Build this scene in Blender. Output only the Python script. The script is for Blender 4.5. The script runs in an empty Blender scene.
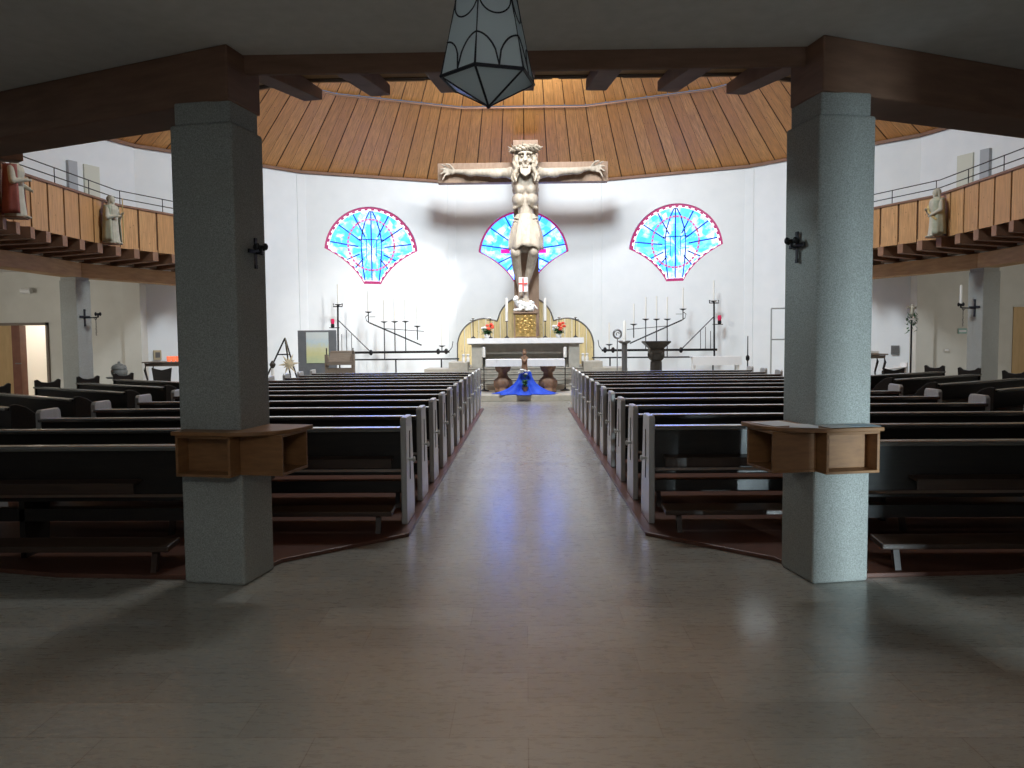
import bpy, bmesh, math, random
from mathutils import Vector, Matrix
from mathutils.geometry import tessellate_polygon
random.seed(7)
PI = math.pi
R = math.radians
S = bpy.context.scene
COL = S.collection

# ------------------------------------------------------------------ camera
YAW, PITCH, ROLL, FPX, EYE = R(1.02), R(3.4), R(0.5), 770.0, 1.6
_F = Vector((-math.sin(YAW) * math.cos(PITCH), math.cos(YAW) * math.cos(PITCH), -math.sin(PITCH)))
_R0 = Vector((math.cos(YAW), math.sin(YAW), 0))
_U0 = _R0.cross(_F)
_U = _U0 * math.cos(ROLL) + _R0 * math.sin(ROLL)
_R = _R0 * math.cos(ROLL) - _U0 * math.sin(ROLL)
cam_data = bpy.data.cameras.new('camera')
cam = bpy.data.objects.new('camera', cam_data)
COL.objects.link(cam)
cam_data.sensor_fit = 'HORIZONTAL'
cam_data.sensor_width = 36.0
cam_data.lens = FPX / 1024 * 36.0
cam_data.clip_start = 0.05
cam_data.clip_end = 200
M = Matrix((( _R.x, _U.x, -_F.x, 0), (_R.y, _U.y, -_F.y, 0), (_R.z, _U.z, -_F.z, EYE), (0, 0, 0, 1)))
cam.matrix_world = M
S.camera = cam


def at(px, py, Y):
    """world point seen at a pixel of the photograph, at depth Y"""
    d = _F + _R * ((px - 512) / FPX) - _U * ((py - 384) / FPX)
    s = Y / d.y
    return Vector((d.x * s, Y, EYE + d.z * s))


# ------------------------------------------------------------------ world, lights, exposure
W = bpy.data.worlds.new('world')
S.world = W
W.use_nodes = True
W.node_tree.nodes['Background'].inputs[0].default_value = (0.55, 0.7, 1.0, 1)
W.node_tree.nodes['Background'].inputs[1].default_value = 0.3
vs = S.view_settings
vs.view_transform = 'Standard'
vs.look = 'None'
vs.exposure = 0.0
vs.gamma = 1.0
vs.use_curve_mapping = False


def area(name, loc, target, sx, sy, power, color, spread=180):
    l = bpy.data.lights.new(name, 'AREA')
    l.shape = 'RECTANGLE'
    l.size = sx
    l.size_y = sy
    l.energy = power
    l.color = color
    l.spread = R(spread)
    o = bpy.data.objects.new(name, l)
    COL.objects.link(o)
    o.location = loc
    o.rotation_euler = (Vector(target) - Vector(loc)).to_track_quat('-Z', 'Y').to_euler()
    return o


def spot(name, loc, target, power, color, angle, blend=0.6, rad=0.25):
    l = bpy.data.lights.new(name, 'SPOT')
    l.energy = power
    l.color = color
    l.spot_size = R(angle)
    l.spot_blend = blend
    l.shadow_soft_size = rad
    o = bpy.data.objects.new(name, l)
    COL.objects.link(o)
    o.location = loc
    o.rotation_euler = (Vector(target) - Vector(loc)).to_track_quat('-Z', 'Y').to_euler()
    return o


# daylight of the roof light over the sanctuary, of the dome; plus lamps added for pillar and floor
area('roof_light_sanctuary', (0.1, 20.1, 8.8), (0, 24.5, 1.5), 3.0, 0.4, 215, (0.97, 0.98, 1.0), 140)
area('roof_light_dome', (0, 13.7, 10.9), (0, 21.0, 0.0), 2.2, 2.2, 1330, (0.86, 0.95, 1.0), 170)
spot('altar_spot', (3.4, 17.2, 9.4), (-4.2, 24.6, 1.7), 3300, (1.0, 0.98, 0.94), 34, 0.9, 0.3)
area('pillar_slot_light', (5.6, -5.5, 0.95), (4.5, -2.2, 0.95), 0.15, 1.3, 1500, (0.70, 0.90, 1.0))  # added lamp behind the wall slot, lights the right pillar
spot('pillar_side_spot', (-8.6, 9.6, 6.0), (1.8, 5.2, 1.1), 2400, (0.72, 0.92, 1.0), 16, 0.8, 0.3)  # added narrow spot on the right pillar's aisle face, no window there
area('near_floor_fill', (0.0, -1.0, 3.38), (0.0, 0.6, 0.0), 1.2, 1.2, 58, (1.0, 0.97, 0.90), 140)  # added fill for the near floor and loft ceiling, no lamp hangs there
area('side_window_left_daylight', (-14.7, 13.0, 1.9), (-11.0, 20.2, 1.7), 1.6, 1.2, 62, (1.0, 0.97, 0.90), 95)
area('side_window_right_daylight', (14.7, 13.0, 1.9), (11.0, 20.2, 1.7), 1.6, 1.2, 40, (1.0, 0.97, 0.90), 95)


# ------------------------------------------------------------------ materials
def mat(name, color=(0.8, 0.8, 0.8), rough=0.5, metal=0.0, **k):
    m = bpy.data.materials.new(name)
    m.use_nodes = True
    b = m.node_tree.nodes['Principled BSDF']
    b.inputs['Base Color'].default_value = (*color, 1)
    b.inputs['Roughness'].default_value = rough
    b.inputs['Metallic'].default_value = metal
    for kk, v in k.items():
        b.inputs[kk.replace('_', ' ')].default_value = v
    return m


class N:
    """tiny node helper"""
    def __init__(s, m):
        s.t = m.node_tree
        s.b = s.t.nodes['Principled BSDF']

    def n(s, typ, **k):
        x = s.t.nodes.new(typ)
        for a, v in k.items():
            setattr(x, a, v)
        return x

    def l(s, a, b):
        s.t.links.new(a, b)

    def coord(s, kind='Object', scale=(1, 1, 1), rot=(0, 0, 0)):
        c = s.n('ShaderNodeTexCoord')
        mp = s.n('ShaderNodeMapping')
        mp.inputs['Scale'].default_value = scale
        mp.inputs['Rotation'].default_value = rot
        s.l(c.outputs[kind], mp.inputs['Vector'])
        return mp.outputs[0]

    def noise(s, vec, scale, detail=4, rough=0.55):
        x = s.n('ShaderNodeTexNoise')
        x.inputs['Scale'].default_value = scale
        x.inputs['Detail'].default_value = detail
        x.inputs['Roughness'].default_value = rough
        s.l(vec, x.inputs['Vector'])
        return x.outputs['Fac']

    def ramp(s, fac, stops):
        x = s.n('ShaderNodeValToRGB')
        e = x.color_ramp.elements
        while len(e) < len(stops):
            e.new(0.5)
        for el, (p, c) in zip(e, stops):
            el.position = p
            el.color = (*c, 1) if len(c) == 3 else c
        s.l(fac, x.inputs[0])
        return x.outputs[0]

    def mix(s, fac, a, b, mode='MIX'):
        x = s.n('ShaderNodeMix', data_type='RGBA', blend_type=mode)
        if isinstance(fac, float):
            x.inputs[0].default_value = fac
        else:
            s.l(fac, x.inputs[0])
        for i, v in ((6, a), (7, b)):
            if isinstance(v, tuple):
                x.inputs[i].default_value = (*v, 1)
            else:
                s.l(v, x.inputs[i])
        return x.outputs[2]

    def bump(s, h, strength, dist=0.01):
        x = s.n('ShaderNodeBump')
        x.inputs['Strength'].default_value = strength
        x.inputs['Distance'].default_value = dist
        s.l(h, x.inputs['Height'])
        s.l(x.outputs[0], s.b.inputs['Normal'])


def noisy(name, c1, c2, scale=6, rough=0.6, bump=0.0, stretch=(1, 1, 1), metal=0.0, detail=5, lo=0.3, hi=0.7):
    m = mat(name, c1, rough, metal)
    h = N(m)
    v = h.coord('Object', stretch)
    f = h.noise(v, scale, detail)
    h.l(h.ramp(f, [(lo, c1), (hi, c2)]), h.b.inputs['Base Color'])
    if bump:
        h.bump(f, bump)
    return m


def planks(name, c1, c2, c3, rough=0.55):
    """boards: tint per board (mesh island), grain along the UV's v axis, knots"""
    m = mat(name, c1, rough)
    h = N(m)
    v = h.coord('UV', (14, 0.9, 1))
    g = h.noise(v, 2.2, 6, 0.65)
    v2 = h.coord('UV', (7.5, 0.35, 1))
    g2 = h.noise(v2, 1.0, 2)
    geo = h.n('ShaderNodeNewGeometry')
    base = h.ramp(geo.outputs['Random Per Island'], [(0.0, c1), (0.5, c2), (1.0, c3)])
    col = h.mix(h.ramp(g, [(0.35, (0, 0, 0)), (0.7, (1, 1, 1))]), base, tuple(x * 0.62 for x in c2))
    col = h.mix(h.ramp(g2, [(0.48, (0, 0, 0)), (0.53, (0.3, 0.3, 0.3)), (0.56, (0, 0, 0))]), col, tuple(x * 0.5 for x in c1))
    vk = h.coord('UV', (7, 3.5, 1))
    vo = h.n('ShaderNodeTexVoronoi')
    vo.inputs['Scale'].default_value = 1.3
    h.l(vk, vo.inputs['Vector'])
    k = h.ramp(vo.outputs['Distance'], [(0.05, (1, 1, 1)), (0.12, (0, 0, 0))])
    col = h.mix(k, col, tuple(x * 0.35 for x in c1))
    h.l(col, h.b.inputs['Base Color'])
    return m


PLASTER = noisy('white_plaster', (0.79, 0.825, 0.85), (0.84, 0.87, 0.89), 2.0, 0.9, 0.05)
SHADECREAM = noisy('shade_cream_plaster', (0.60, 0.58, 0.52), (0.66, 0.64, 0.58), 2.0, 0.9, 0.05)  # cream tint stands in for shade and warm bounce under the galleries
LOFT = noisy('loft_plaster', (0.66, 0.645, 0.61), (0.74, 0.72, 0.69), 9, 0.95, 0.25, detail=8)
ROOFWOOD = planks('roof_planks', (0.63, 0.27, 0.065), (0.72, 0.335, 0.095), (0.80, 0.40, 0.125), 0.6)
GALWOOD = planks('gallery_boards', (0.53, 0.275, 0.105), (0.61, 0.335, 0.14), (0.67, 0.375, 0.165), 0.6)
BATTEN = mat('dark_seam', (0.09, 0.045, 0.02), 0.8)
BEAMWOOD = noisy('beam_wood', (0.42, 0.235, 0.10), (0.56, 0.335, 0.155), 3, 0.65, 0.1, (1, 1, 6))
JOISTWOOD = noisy('joist_wood', (0.20, 0.105, 0.06), (0.30, 0.165, 0.10), 4, 0.7, 0.1)
DARKBEAM = noisy('dark_beam_wood', (0.19, 0.10, 0.06), (0.26, 0.14, 0.09), 3, 0.65, 0.1, (1, 1, 6))  # darker brown tone for the near beams, rails and roof trim
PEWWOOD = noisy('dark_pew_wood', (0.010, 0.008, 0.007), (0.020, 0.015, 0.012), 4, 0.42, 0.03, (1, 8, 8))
PEWENDSHEEN = noisy('lacquered_pew_end_sheen', (0.36, 0.345, 0.33), (0.44, 0.425, 0.41), 4, 0.36, 0.03, (8, 8, 1))  # pale base colour paints in the bright wall's sheen on dark ends
RAILWOOD = noisy('polished_pew_rail', (0.05, 0.045, 0.042), (0.08, 0.072, 0.066), 4, 0.24, 0.02, (1, 8, 8))
RAILWOOD.node_tree.nodes['Principled BSDF'].inputs['Coat Weight'].default_value = 1.0
RAILWOOD.node_tree.nodes['Principled BSDF'].inputs['Coat IOR'].default_value = 2.0
RAILWOOD.node_tree.nodes['Principled BSDF'].inputs['Coat Roughness'].default_value = 0.2
for m_ in (PEWWOOD, PEWENDSHEEN, RAILWOOD):
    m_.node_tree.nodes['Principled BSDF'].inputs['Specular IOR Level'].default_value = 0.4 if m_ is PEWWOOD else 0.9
PEWENDSHEEN.node_tree.nodes['Principled BSDF'].inputs['Coat Weight'].default_value = 0.8
PEWENDSHEEN.node_tree.nodes['Principled BSDF'].inputs['Coat Roughness'].default_value = 0.3
LEDGEWOOD = noisy('brown_ledge_wood', (0.032, 0.017, 0.011), (0.055, 0.030, 0.019), 4, 0.4, 0.05, (1, 10, 10))
SHELFWOOD = noisy('shelf_wood', (0.19, 0.088, 0.034), (0.28, 0.135, 0.053), 4, 0.45, 0.05, (2, 2, 9))
PLATWOOD = noisy('platform_boards', (0.085, 0.033, 0.022), (0.13, 0.054, 0.034), 5, 0.38, 0.05, (1, 8, 1))
STEPSTONE = noisy('step_stone', (0.40, 0.37, 0.31), (0.54, 0.50, 0.43), 5, 0.5, 0.05)
ALTARSTONE = noisy('altar_stone', (0.42, 0.40, 0.35), (0.52, 0.50, 0.44), 7, 0.6, 0.05)
LINEN = mat('white_linen', (0.86, 0.86, 0.87), 0.9)
IRON = mat('black_iron', (0.018, 0.018, 0.02), 0.45, 0.6)
WAX = mat('white_wax', (0.86, 0.85, 0.80), 0.5)
REDWAX = mat('red_lamp_glass', (0.75, 0.03, 0.12), 0.2)
CARVED = noisy('carved_limewood', (0.33, 0.28, 0.22), (0.46, 0.40, 0.325), 5, 0.65, 0.15, (3, 3, 1))
CARVEDARK = noisy('carved_dark_hair', (0.17, 0.14, 0.10), (0.42, 0.36, 0.28), 9, 0.7, 0.4)
CROSSWOOD = noisy('cross_wood', (0.25, 0.165, 0.11), (0.34, 0.235, 0.165), 4, 0.7, 0.1, (3, 1, 1))
GILD = noisy('gilded_relief', (0.50, 0.33, 0.10), (0.85, 0.62, 0.25), 14, 0.35, 0.8, metal=0.75)
RETABLE = planks('retable_boards', (0.80, 0.63, 0.30), (0.84, 0.68, 0.35), (0.88, 0.72, 0.40), 0.6)
GREYMETAL = mat('grey_metal', (0.20, 0.20, 0.20), 0.4, 0.7)
GREYBOARD = noisy('grey_board', (0.15, 0.16, 0.175), (0.19, 0.20, 0.215), 5, 0.8)
PAPER = mat('paper', (0.85, 0.86, 0.88), 0.8)
BLUECLOTH = noisy('blue_cloth', (0.01, 0.05, 0.50), (0.02, 0.10, 0.75), 5, 0.7)
GREEN = noisy('leaf_green', (0.015, 0.07, 0.02), (0.05, 0.17, 0.05), 9, 0.6)
REDFLOWER = mat('red_petals', (0.85, 0.10, 0.05), 0.6)
WHITEFLOWER = mat('white_petals', (0.85, 0.85, 0.82), 0.6)
BROWNCARVE = noisy('carved_brown', (0.16, 0.085, 0.05), (0.30, 0.17, 0.10), 7, 0.6, 0.4)
LECTERNWOOD = noisy('taupe_wood', (0.17, 0.135, 0.105), (0.23, 0.185, 0.145), 5, 0.6, 0.05, (1, 1, 6))
DARKBRONZE = noisy('dark_bronze', (0.03, 0.026, 0.022), (0.07, 0.06, 0.05), 7, 0.45, 0.2, metal=0.5)
YELLOWDOOR = noisy('pale_door_veneer', (0.52, 0.34, 0.15), (0.60, 0.40, 0.19), 3, 0.5, 0.0, (6, 6, 1))
WHITEPAINT = mat('white_paint', (0.80, 0.79, 0.76), 0.6)
STONE_GREY = noisy('grey_stone', (0.16, 0.17, 0.16), (0.26, 0.27, 0.26), 9, 0.7, 0.2)


def concrete():
    m = mat('exposed_concrete', (0.4, 0.4, 0.4), 0.85)
    h = N(m)
    v = h.coord('Object')
    a = h.noise(v, 130, 3, 0.7)
    b = h.noise(v, 3, 4)
    c = h.ramp(a, [(0.30, (0.18, 0.185, 0.17)), (0.5, (0.32, 0.33, 0.31)), (0.72, (0.48, 0.495, 0.475))])
    c = h.mix(h.ramp(b, [(0.3, (0, 0, 0)), (0.8, (0.5, 0.5, 0.5))]), c, (0.27, 0.27, 0.24))
    h.l(c, h.b.inputs['Base Color'])
    h.bump(a, 0.5, 0.004)
    return m


CONCRETE = concrete()


def stonefloor():
    m = mat('stone_tiles', (0.3, 0.28, 0.25), 0.3)
    h = N(m)
    v = h.coord('Object')
    br = h.n('ShaderNodeTexBrick')
    br.offset = 0.37
    br.inputs['Scale'].default_value = 1.0
    br.inputs['Brick Width'].default_value = 0.86
    br.inputs['Row Height'].default_value = 0.30
    br.inputs['Mortar Size'].default_value = 0.003
    br.inputs['Mortar Smooth'].default_value = 0.2
    br.inputs['Bias'].default_value = 0.0
    br.inputs['Color1'].default_value = (0.25, 0.24, 0.215, 1)
    br.inputs['Color2'].default_value = (0.355, 0.34, 0.305, 1)
    br.inputs['Mortar'].default_value = (0.17, 0.15, 0.125, 1)
    h.l(v, br.inputs['Vector'])
    v2 = h.coord('Object', (2.2, 8.5, 1))
    n1 = h.noise(v2, 4.2, 9, 0.74)
    pit = h.ramp(n1, [(0.36, (1, 1, 1)), (0.44, (0, 0, 0))])
    msk = h.ramp(h.noise(h.coord('Object', (1.1, 2.4, 1)), 1.7, 4), [(0.42, (0.12, 0.12, 0.12)), (0.62, (1, 1, 1))])
    vein = h.mix(1.0, pit, msk, 'MULTIPLY')
    v3 = h.coord('Object', (1, 2.2, 1))
    n2 = h.noise(v3, 0.9, 3)
    c = h.mix(h.ramp(n2, [(0.35, (0, 0, 0)), (0.75, (0.6, 0.6, 0.6))]), br.outputs['Color'], (0.31, 0.28, 0.225))
    vm = h.n('ShaderNodeMath', operation='MULTIPLY')
    h.l(vein, vm.inputs[0])
    vm.inputs[1].default_value = 0.75
    c = h.mix(vm.outputs[0], c, (0.13, 0.10, 0.075))
    h.l(c, h.b.inputs['Base Color'])
    h.l(h.ramp(n1, [(0.3, (0.42, 0.42, 0.42)), (0.55, (0.27, 0.27, 0.27))]), h.b.inputs['Roughness'])
    h.bump(n1, 0.06, 0.004)
    h.b.inputs['Coat Weight'].default_value = 0.55
    h.b.inputs['Coat Roughness'].default_value = 0.20
    h.b.inputs['Coat IOR'].default_value = 1.45
    return m


FLOORSTONE = stonefloor()


def glassmosaic():
    m = mat('stained_glass', (0.1, 0.5, 0.6), 0.3)
    h = N(m)
    geo = h.n('ShaderNodeNewGeometry')
    c = h.ramp(geo.outputs['Random Per Island'],
               [(0.0, (0.010, 0.085, 0.52)), (0.5, (0.014, 0.11, 0.60)), (0.8, (0.045, 0.13, 0.58)), (1.0, (0.014, 0.08, 0.62))])
    v = h.coord('Object')
    n = h.noise(v, 2.3, 3, 0.6)
    r2 = h.n('ShaderNodeMath', operation='MULTIPLY_ADD')
    h.l(geo.outputs['Random Per Island'], r2.inputs[0])
    r2.inputs[1].default_value = 0.12
    h.l(n, r2.inputs[2])
    c = h.mix(h.ramp(r2.outputs[0], [(0.54, (0, 0, 0)), (0.70, (1, 1, 1))]), c, (0.13, 0.17, 0.34))
    h.l(c, h.b.inputs['Emission Color'])
    h.b.inputs['Emission Strength'].default_value = 9.5
    h.l(c, h.b.inputs['Base Color'])
    return m


MOSAIC = glassmosaic()
ROSEGLASS = mat('rose_glass', (0.22, 0.02, 0.08), 0.3, Emission_Color=(0.34, 0.03, 0.13, 1), Emission_Strength=0.9)
PINKGLASS = mat('pink_glass', (0.3, 0.08, 0.1), 0.3, Emission_Color=(0.62, 0.16, 0.22, 1), Emission_Strength=0.9)
WHITEGLASS = mat('white_glass', (0.8, 0.8, 0.8), 0.3, Emission_Color=(0.95, 0.93, 0.97, 1), Emission_Strength=1.0)
MAGENTA = mat('magenta_glass', (0.6, 0.0, 0.3), 0.3, Emission_Color=(0.80, 0.02, 0.42, 1), Emission_Strength=0.9)
LEAD = mat('lead_came', (0.03, 0.03, 0.04), 0.5, 0.5)
LAMPGLASS = mat('seeded_lamp_glass', (0.82, 0.88, 0.90), 0.30, Transmission_Weight=0.40, IOR=1.15)
_h = N(LAMPGLASS)
_tl = _h.n('ShaderNodeBsdfTranslucent')
_tl.inputs[0].default_value = (0.92, 0.97, 0.98, 1)
_mx = _h.n('ShaderNodeMixShader')
_mx.inputs[0].default_value = 0.55
_h.l(_h.b.outputs[0], _mx.inputs[1])
_h.l(_tl.outputs[0], _mx.inputs[2])
_h.l(_mx.outputs[0], _h.t.nodes['Material Output'].inputs[0])
DAYROOM = mat('bright_room_beyond', (0.8, 0.75, 0.66), 0.8, Emission_Color=(1.0, 0.90, 0.76, 1), Emission_Strength=0.55)


# ------------------------------------------------------------------ mesh helpers
class MB:
    def __init__(s):
        s.v, s.f, s.uv = [], [], []

    def add(s, vs, fs, uvs=None):
        o = len(s.v)
        s.v += [tuple(v) for v in vs]
        s.f += [tuple(o + i for i in f) for f in fs]
        if uvs:
            s.uv += uvs
        else:
            s.uv += [None] * len(fs)
        return s

    def box(s, cx, cy, cz, sx, sy, sz, rz=0.0, mat4=None):
        vs = []
        for x in (-.5, .5):
            for y in (-.5, .5):
                for z in (-.5, .5):
                    X, Y = x * sx, y * sy
                    c, n = math.cos(rz), math.sin(rz)
                    p = Vector((X * c - Y * n + cx, X * n + Y * c + cy, z * sz + cz))
                    vs.append(mat4 @ p if mat4 else p)
        return s.add(vs, [(0, 1, 3, 2), (4, 6, 7, 5), (0, 4, 5, 1), (2, 3, 7, 6), (0, 2, 6, 4), (1, 5, 7, 3)])

    def bb(s, x0, x1, y0, y1, z0, z1):
        return s.box((x0 + x1) / 2, (y0 + y1) / 2, (z0 + z1) / 2, x1 - x0, y1 - y0, z1 - z0)

    def prism(s, poly, z0, z1, fn=None):
        """polygon (2D list) extruded; fn maps (a,b,c)->point"""
        fn = fn or (lambda a, b, c: (a, b, c))
        n = len(poly)
        vs = [fn(a, b, z0) for a, b in poly] + [fn(a, b, z1) for a, b in poly]
        fs = [tuple(reversed(range(n))), tuple(range(n, 2 * n))]
        fs += [(i, (i + 1) % n, n + (i + 1) % n, n + i) for i in range(n)]
        return s.add(vs, fs)

    def tube(s, pts, r, n=6, closed=False):
        pts = [Vector(p) for p in pts]
        m = len(pts)
        rs = r if isinstance(r, (list, tuple)) else [r] * m
        rings = []
        for i, p in enumerate(pts):
            a = pts[i - 1] if (i > 0 or closed) else p
            b = pts[(i + 1) % m] if (i < m - 1 or closed) else p
            t = (b - a).normalized()
            u = t.cross(Vector((0, 0, 1)))
            if u.length < 1e-3:
                u = t.cross(Vector((0, 1, 0)))
            u.normalize()
            w = t.cross(u)
            rings.append([p + (u * math.cos(2 * PI * k / n) + w * math.sin(2 * PI * k / n)) * rs[i] for k in range(n)])
        vs = [q for ring in rings for q in ring]
        fs = []
        for i in range(m if closed else m - 1):
            j = (i + 1) % m
            for k in range(n):
                fs.append((i * n + k, i * n + (k + 1) % n, j * n + (k + 1) % n, j * n + k))
        if not closed:
            fs += [tuple(reversed(range(n))), tuple(range((m - 1) * n, m * n))]
        return s.add(vs, fs)

    def lathe(s, prof, c=(0, 0, 0), n=16, rot=0.0, axis='z'):
        vs, fs = [], []
        for r, z in prof:
            for k in range(n):
                a = 2 * PI * k / n + rot
                p = (r * math.cos(a), r * math.sin(a), z)
                if axis == 'y':
                    p = (p[0], p[2], p[1])
                vs.append((c[0] + p[0], c[1] + p[1], c[2] + p[2]))
        m = len(prof)
        for i in range(m - 1):
            for k in range(n):
                fs.append((i * n + k, i * n + (k + 1) % n, (i + 1) * n + (k + 1) % n, (i + 1) * n + k))
        fs += [tuple(reversed(range(n))), tuple(range((m - 1) * n, m * n))]
        return s.add(vs, fs)

    def ell(s, c, r, rot=None, n=14, m=9):
        vs, fs = [], []
        rot = rot or Matrix.Identity(3)
        c = Vector(c)
        vs.append(c + rot @ Vector((0, 0, -r[2])))
        for i in range(1, m):
            t = -PI / 2 + PI * i / m
            for k in range(n):
                a = 2 * PI * k / n
                vs.append(c + rot @ Vector((r[0] * math.cos(t) * math.cos(a), r[1] * math.cos(t) * math.sin(a), r[2] * math.sin(t))))
        vs.append(c + rot @ Vector((0, 0, r[2])))
        for k in range(n):
            fs.append((0, 1 + (k + 1) % n, 1 + k))
            fs.append((len(vs) - 1, 1 + (m - 2) * n + k, 1 + (m - 2) * n + (k + 1) % n))
        for i in range(m - 2):
            for k in range(n):
                fs.append((1 + i * n + k, 1 + i * n + (k + 1) % n, 1 + (i + 1) * n + (k + 1) % n, 1 + (i + 1) * n + k))
        return s.add(vs, fs)

    def cap(s, p0, p1, r0, r1, n=12):
        """tapered capsule"""
        p0, p1 = Vector(p0), Vector(p1)
        s.tube([p0, p0.lerp(p1, 0.5), p1], [r0, (r0 + r1) / 2, r1], n)
        s.ell(p0, (r0, r0, r0), n=n, m=8)
        s.ell(p1, (r1, r1, r1), n=n, m=8)
        return s

    def build(s, name, m, parent=None, smooth=False, bevel=0.0, angle=35, recalc=True):
        me = bpy.data.meshes.new(name)
        me.from_pydata(s.v, [], s.f)
        if any(u is not None for u in s.uv):
            ul = me.uv_layers.new(name='UVMap')
            for p, u in zip(me.polygons, s.uv):
                if u:
                    for li, c in zip(p.loop_indices, u):
                        ul.data[li].uv = c
        if recalc:
            b = bmesh.new()
            b.from_mesh(me)
            bmesh.ops.recalc_face_normals(b, faces=b.faces)
            b.to_mesh(me)
            b.free()
        if smooth:
            me.polygons.foreach_set('use_smooth', [True] * len(me.polygons))
            me.set_sharp_from_angle(angle=R(angle))
        me.materials.append(m)
        o = bpy.data.objects.new(name, me)
        COL.objects.link(o)
        if parent:
            o.parent = parent
        if bevel:
            bm_ = o.modifiers.new('bevel', 'BEVEL')
            bm_.width = bevel
            bm_.segments = 2
            bm_.limit_method = 'ANGLE'
        return o


def sculpt(mb, name, m, parent=None, voxel=0.03, smooth=6, factor=0.5):
    """fuse overlapping forms into one continuous carved surface"""
    o = mb.build(name, m)
    r = o.modifiers.new('r', 'REMESH')
    r.mode = 'VOXEL'
    r.voxel_size = voxel
    sm = o.modifiers.new('s', 'SMOOTH')
    sm.iterations = smooth
    sm.factor = factor
    dg = bpy.context.evaluated_depsgraph_get()
    me = bpy.data.meshes.new_from_object(o.evaluated_get(dg))
    old = o.data
    o.modifiers.clear()
    o.data = me
    bpy.data.meshes.remove(old)
    me.name = name
    me.polygons.foreach_set('use_smooth', [True] * len(me.polygons))
    if not me.materials:
        me.materials.append(m)
    if parent:
        o.parent = parent
    return o


def tag(o, label=None, cat=None, group=None, kind=None):
    if label:
        o['label'] = label
    if cat:
        o['category'] = cat
    if group:
        o['group'] = group
    if kind:
        o['kind'] = kind
    return o


def thing(name, label, cat, loc=(0, 0, 0), rz=0.0, group=None):
    o = bpy.data.objects.new(name, None)
    COL.objects.link(o)
    o.location = loc
    o.rotation_euler = (0, 0, rz)
    o.empty_display_size = 0.2
    return tag(o, label, cat, group)


def struct(o):
    o['kind'] = 'structure'
    return o


def kids(o):
    return [c for c in bpy.data.objects if c.parent == o]


def dup(o, loc=None, rz=None, label=None, parent=None):
    c = o.copy()
    COL.objects.link(c)
    if parent:
        c.parent = parent
    for ch in kids(o):
        dup(ch, parent=c)
    if loc is not None:
        c.location = loc
    if rz is not None:
        c.rotation_euler = (0, 0, rz)
    if label:
        c['label'] = label
    return c


# ------------------------------------------------------------------ the setting: floor
m = MB()
m.add([(-16, -6, 0), (16, -6, 0), (16, 27, 0), (-16, 27, 0)], [(0, 1, 2, 3)])
m.add([(-16, -6, -.2), (16, -6, -.2), (16, 27, -.2), (-16, 27, -.2)], [(3, 2, 1, 0)])
struct(m.build('floor', FLOORSTONE, recalc=False))
for sd, nm in ((-1, 'left'), (1, 'right')):
    poly = [(sd * .95, 17.35), (sd * .955, 6.15), (sd * 1.76, 5.43), (sd * 1.9, 5.02), (sd * 3.2, 5.1), (sd * 6.5, 5.9), (sd * 9.4, 8.5), (sd * 9.4, 17.35)]
    if sd > 0:
        poly = poly[::-1]
    m = MB()
    m.prism(poly, 0.0, 0.03)
    struct(m.build('floor_platform_' + nm, PLATWOOD, bevel=0.004))

# sanctuary steps
STEPS = [(19.5, 0.0, 0.15, 9.0), (21.5, 0.15, 0.30, 2.3), (21.8, 0.30, 0.45, 2.1), (22.1, 0.45, 0.60, 1.9), (22.4, 0.60, 0.75, 1.9)]
for i, (y, z0, z1, hw) in enumerate(STEPS):
    m = MB()
    if i == 0:
        m.prism([(-hw, y), (hw, y), (7.6, 22.8), (2.4, 25.5), (-2.4, 25.5), (-7.6, 22.8)], z0, z1)
    else:
        m.bb(-hw, hw, y, 25.0, z0, z1)
        m.bb(-hw - .02, hw + .02, y - .02, y + .3, z1 - .04, z1)
    struct(m.build('floor_step', STEPSTONE, bevel=0.008))

# ------------------------------------------------------------------ walls
CW = (0.0, 13.5)
RW = 12.3
ZT = 6.74


def wv(k, r=RW, c=CW):
    """vertex k (half steps of 22.5 deg, measured from +Y, positive to the right)"""
    a = R(22.5 * k)
    return Vector((c[0] + r * math.sin(a), c[1] + r * math.cos(a), 0))


def shell_outline():
    pts = []
    rad, zc = 1.49, 0.0
    a0 = 5.5
    for i in range(41):
        a = R(180 - a0 - (180 - 2 * a0) * i / 40)
        pts.append((rad * math.cos(a), zc + rad * math.sin(a)))
    n = 14
    tip = pts[-1]
    end = (0.27, -0.94)
    ctl = (0.62, -0.26)
    for i in range(1, n + 1):
        t = i / n
        pts.append(((1 - t) ** 2 * tip[0] + 2 * t * (1 - t) * ctl[0] + t * t * end[0], (1 - t) ** 2 * tip[1] + 2 * t * (1 - t) * ctl[1] + t * t * end[1]))
    left = [(-x, z) for x, z in reversed(pts[41:])]
    return pts + left


OUT = shell_outline()
WSHIFT = {'wall_back_left': -.24, 'wall_back_right': .13, 'wall_back': -.04}
WZ = 4.30


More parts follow.
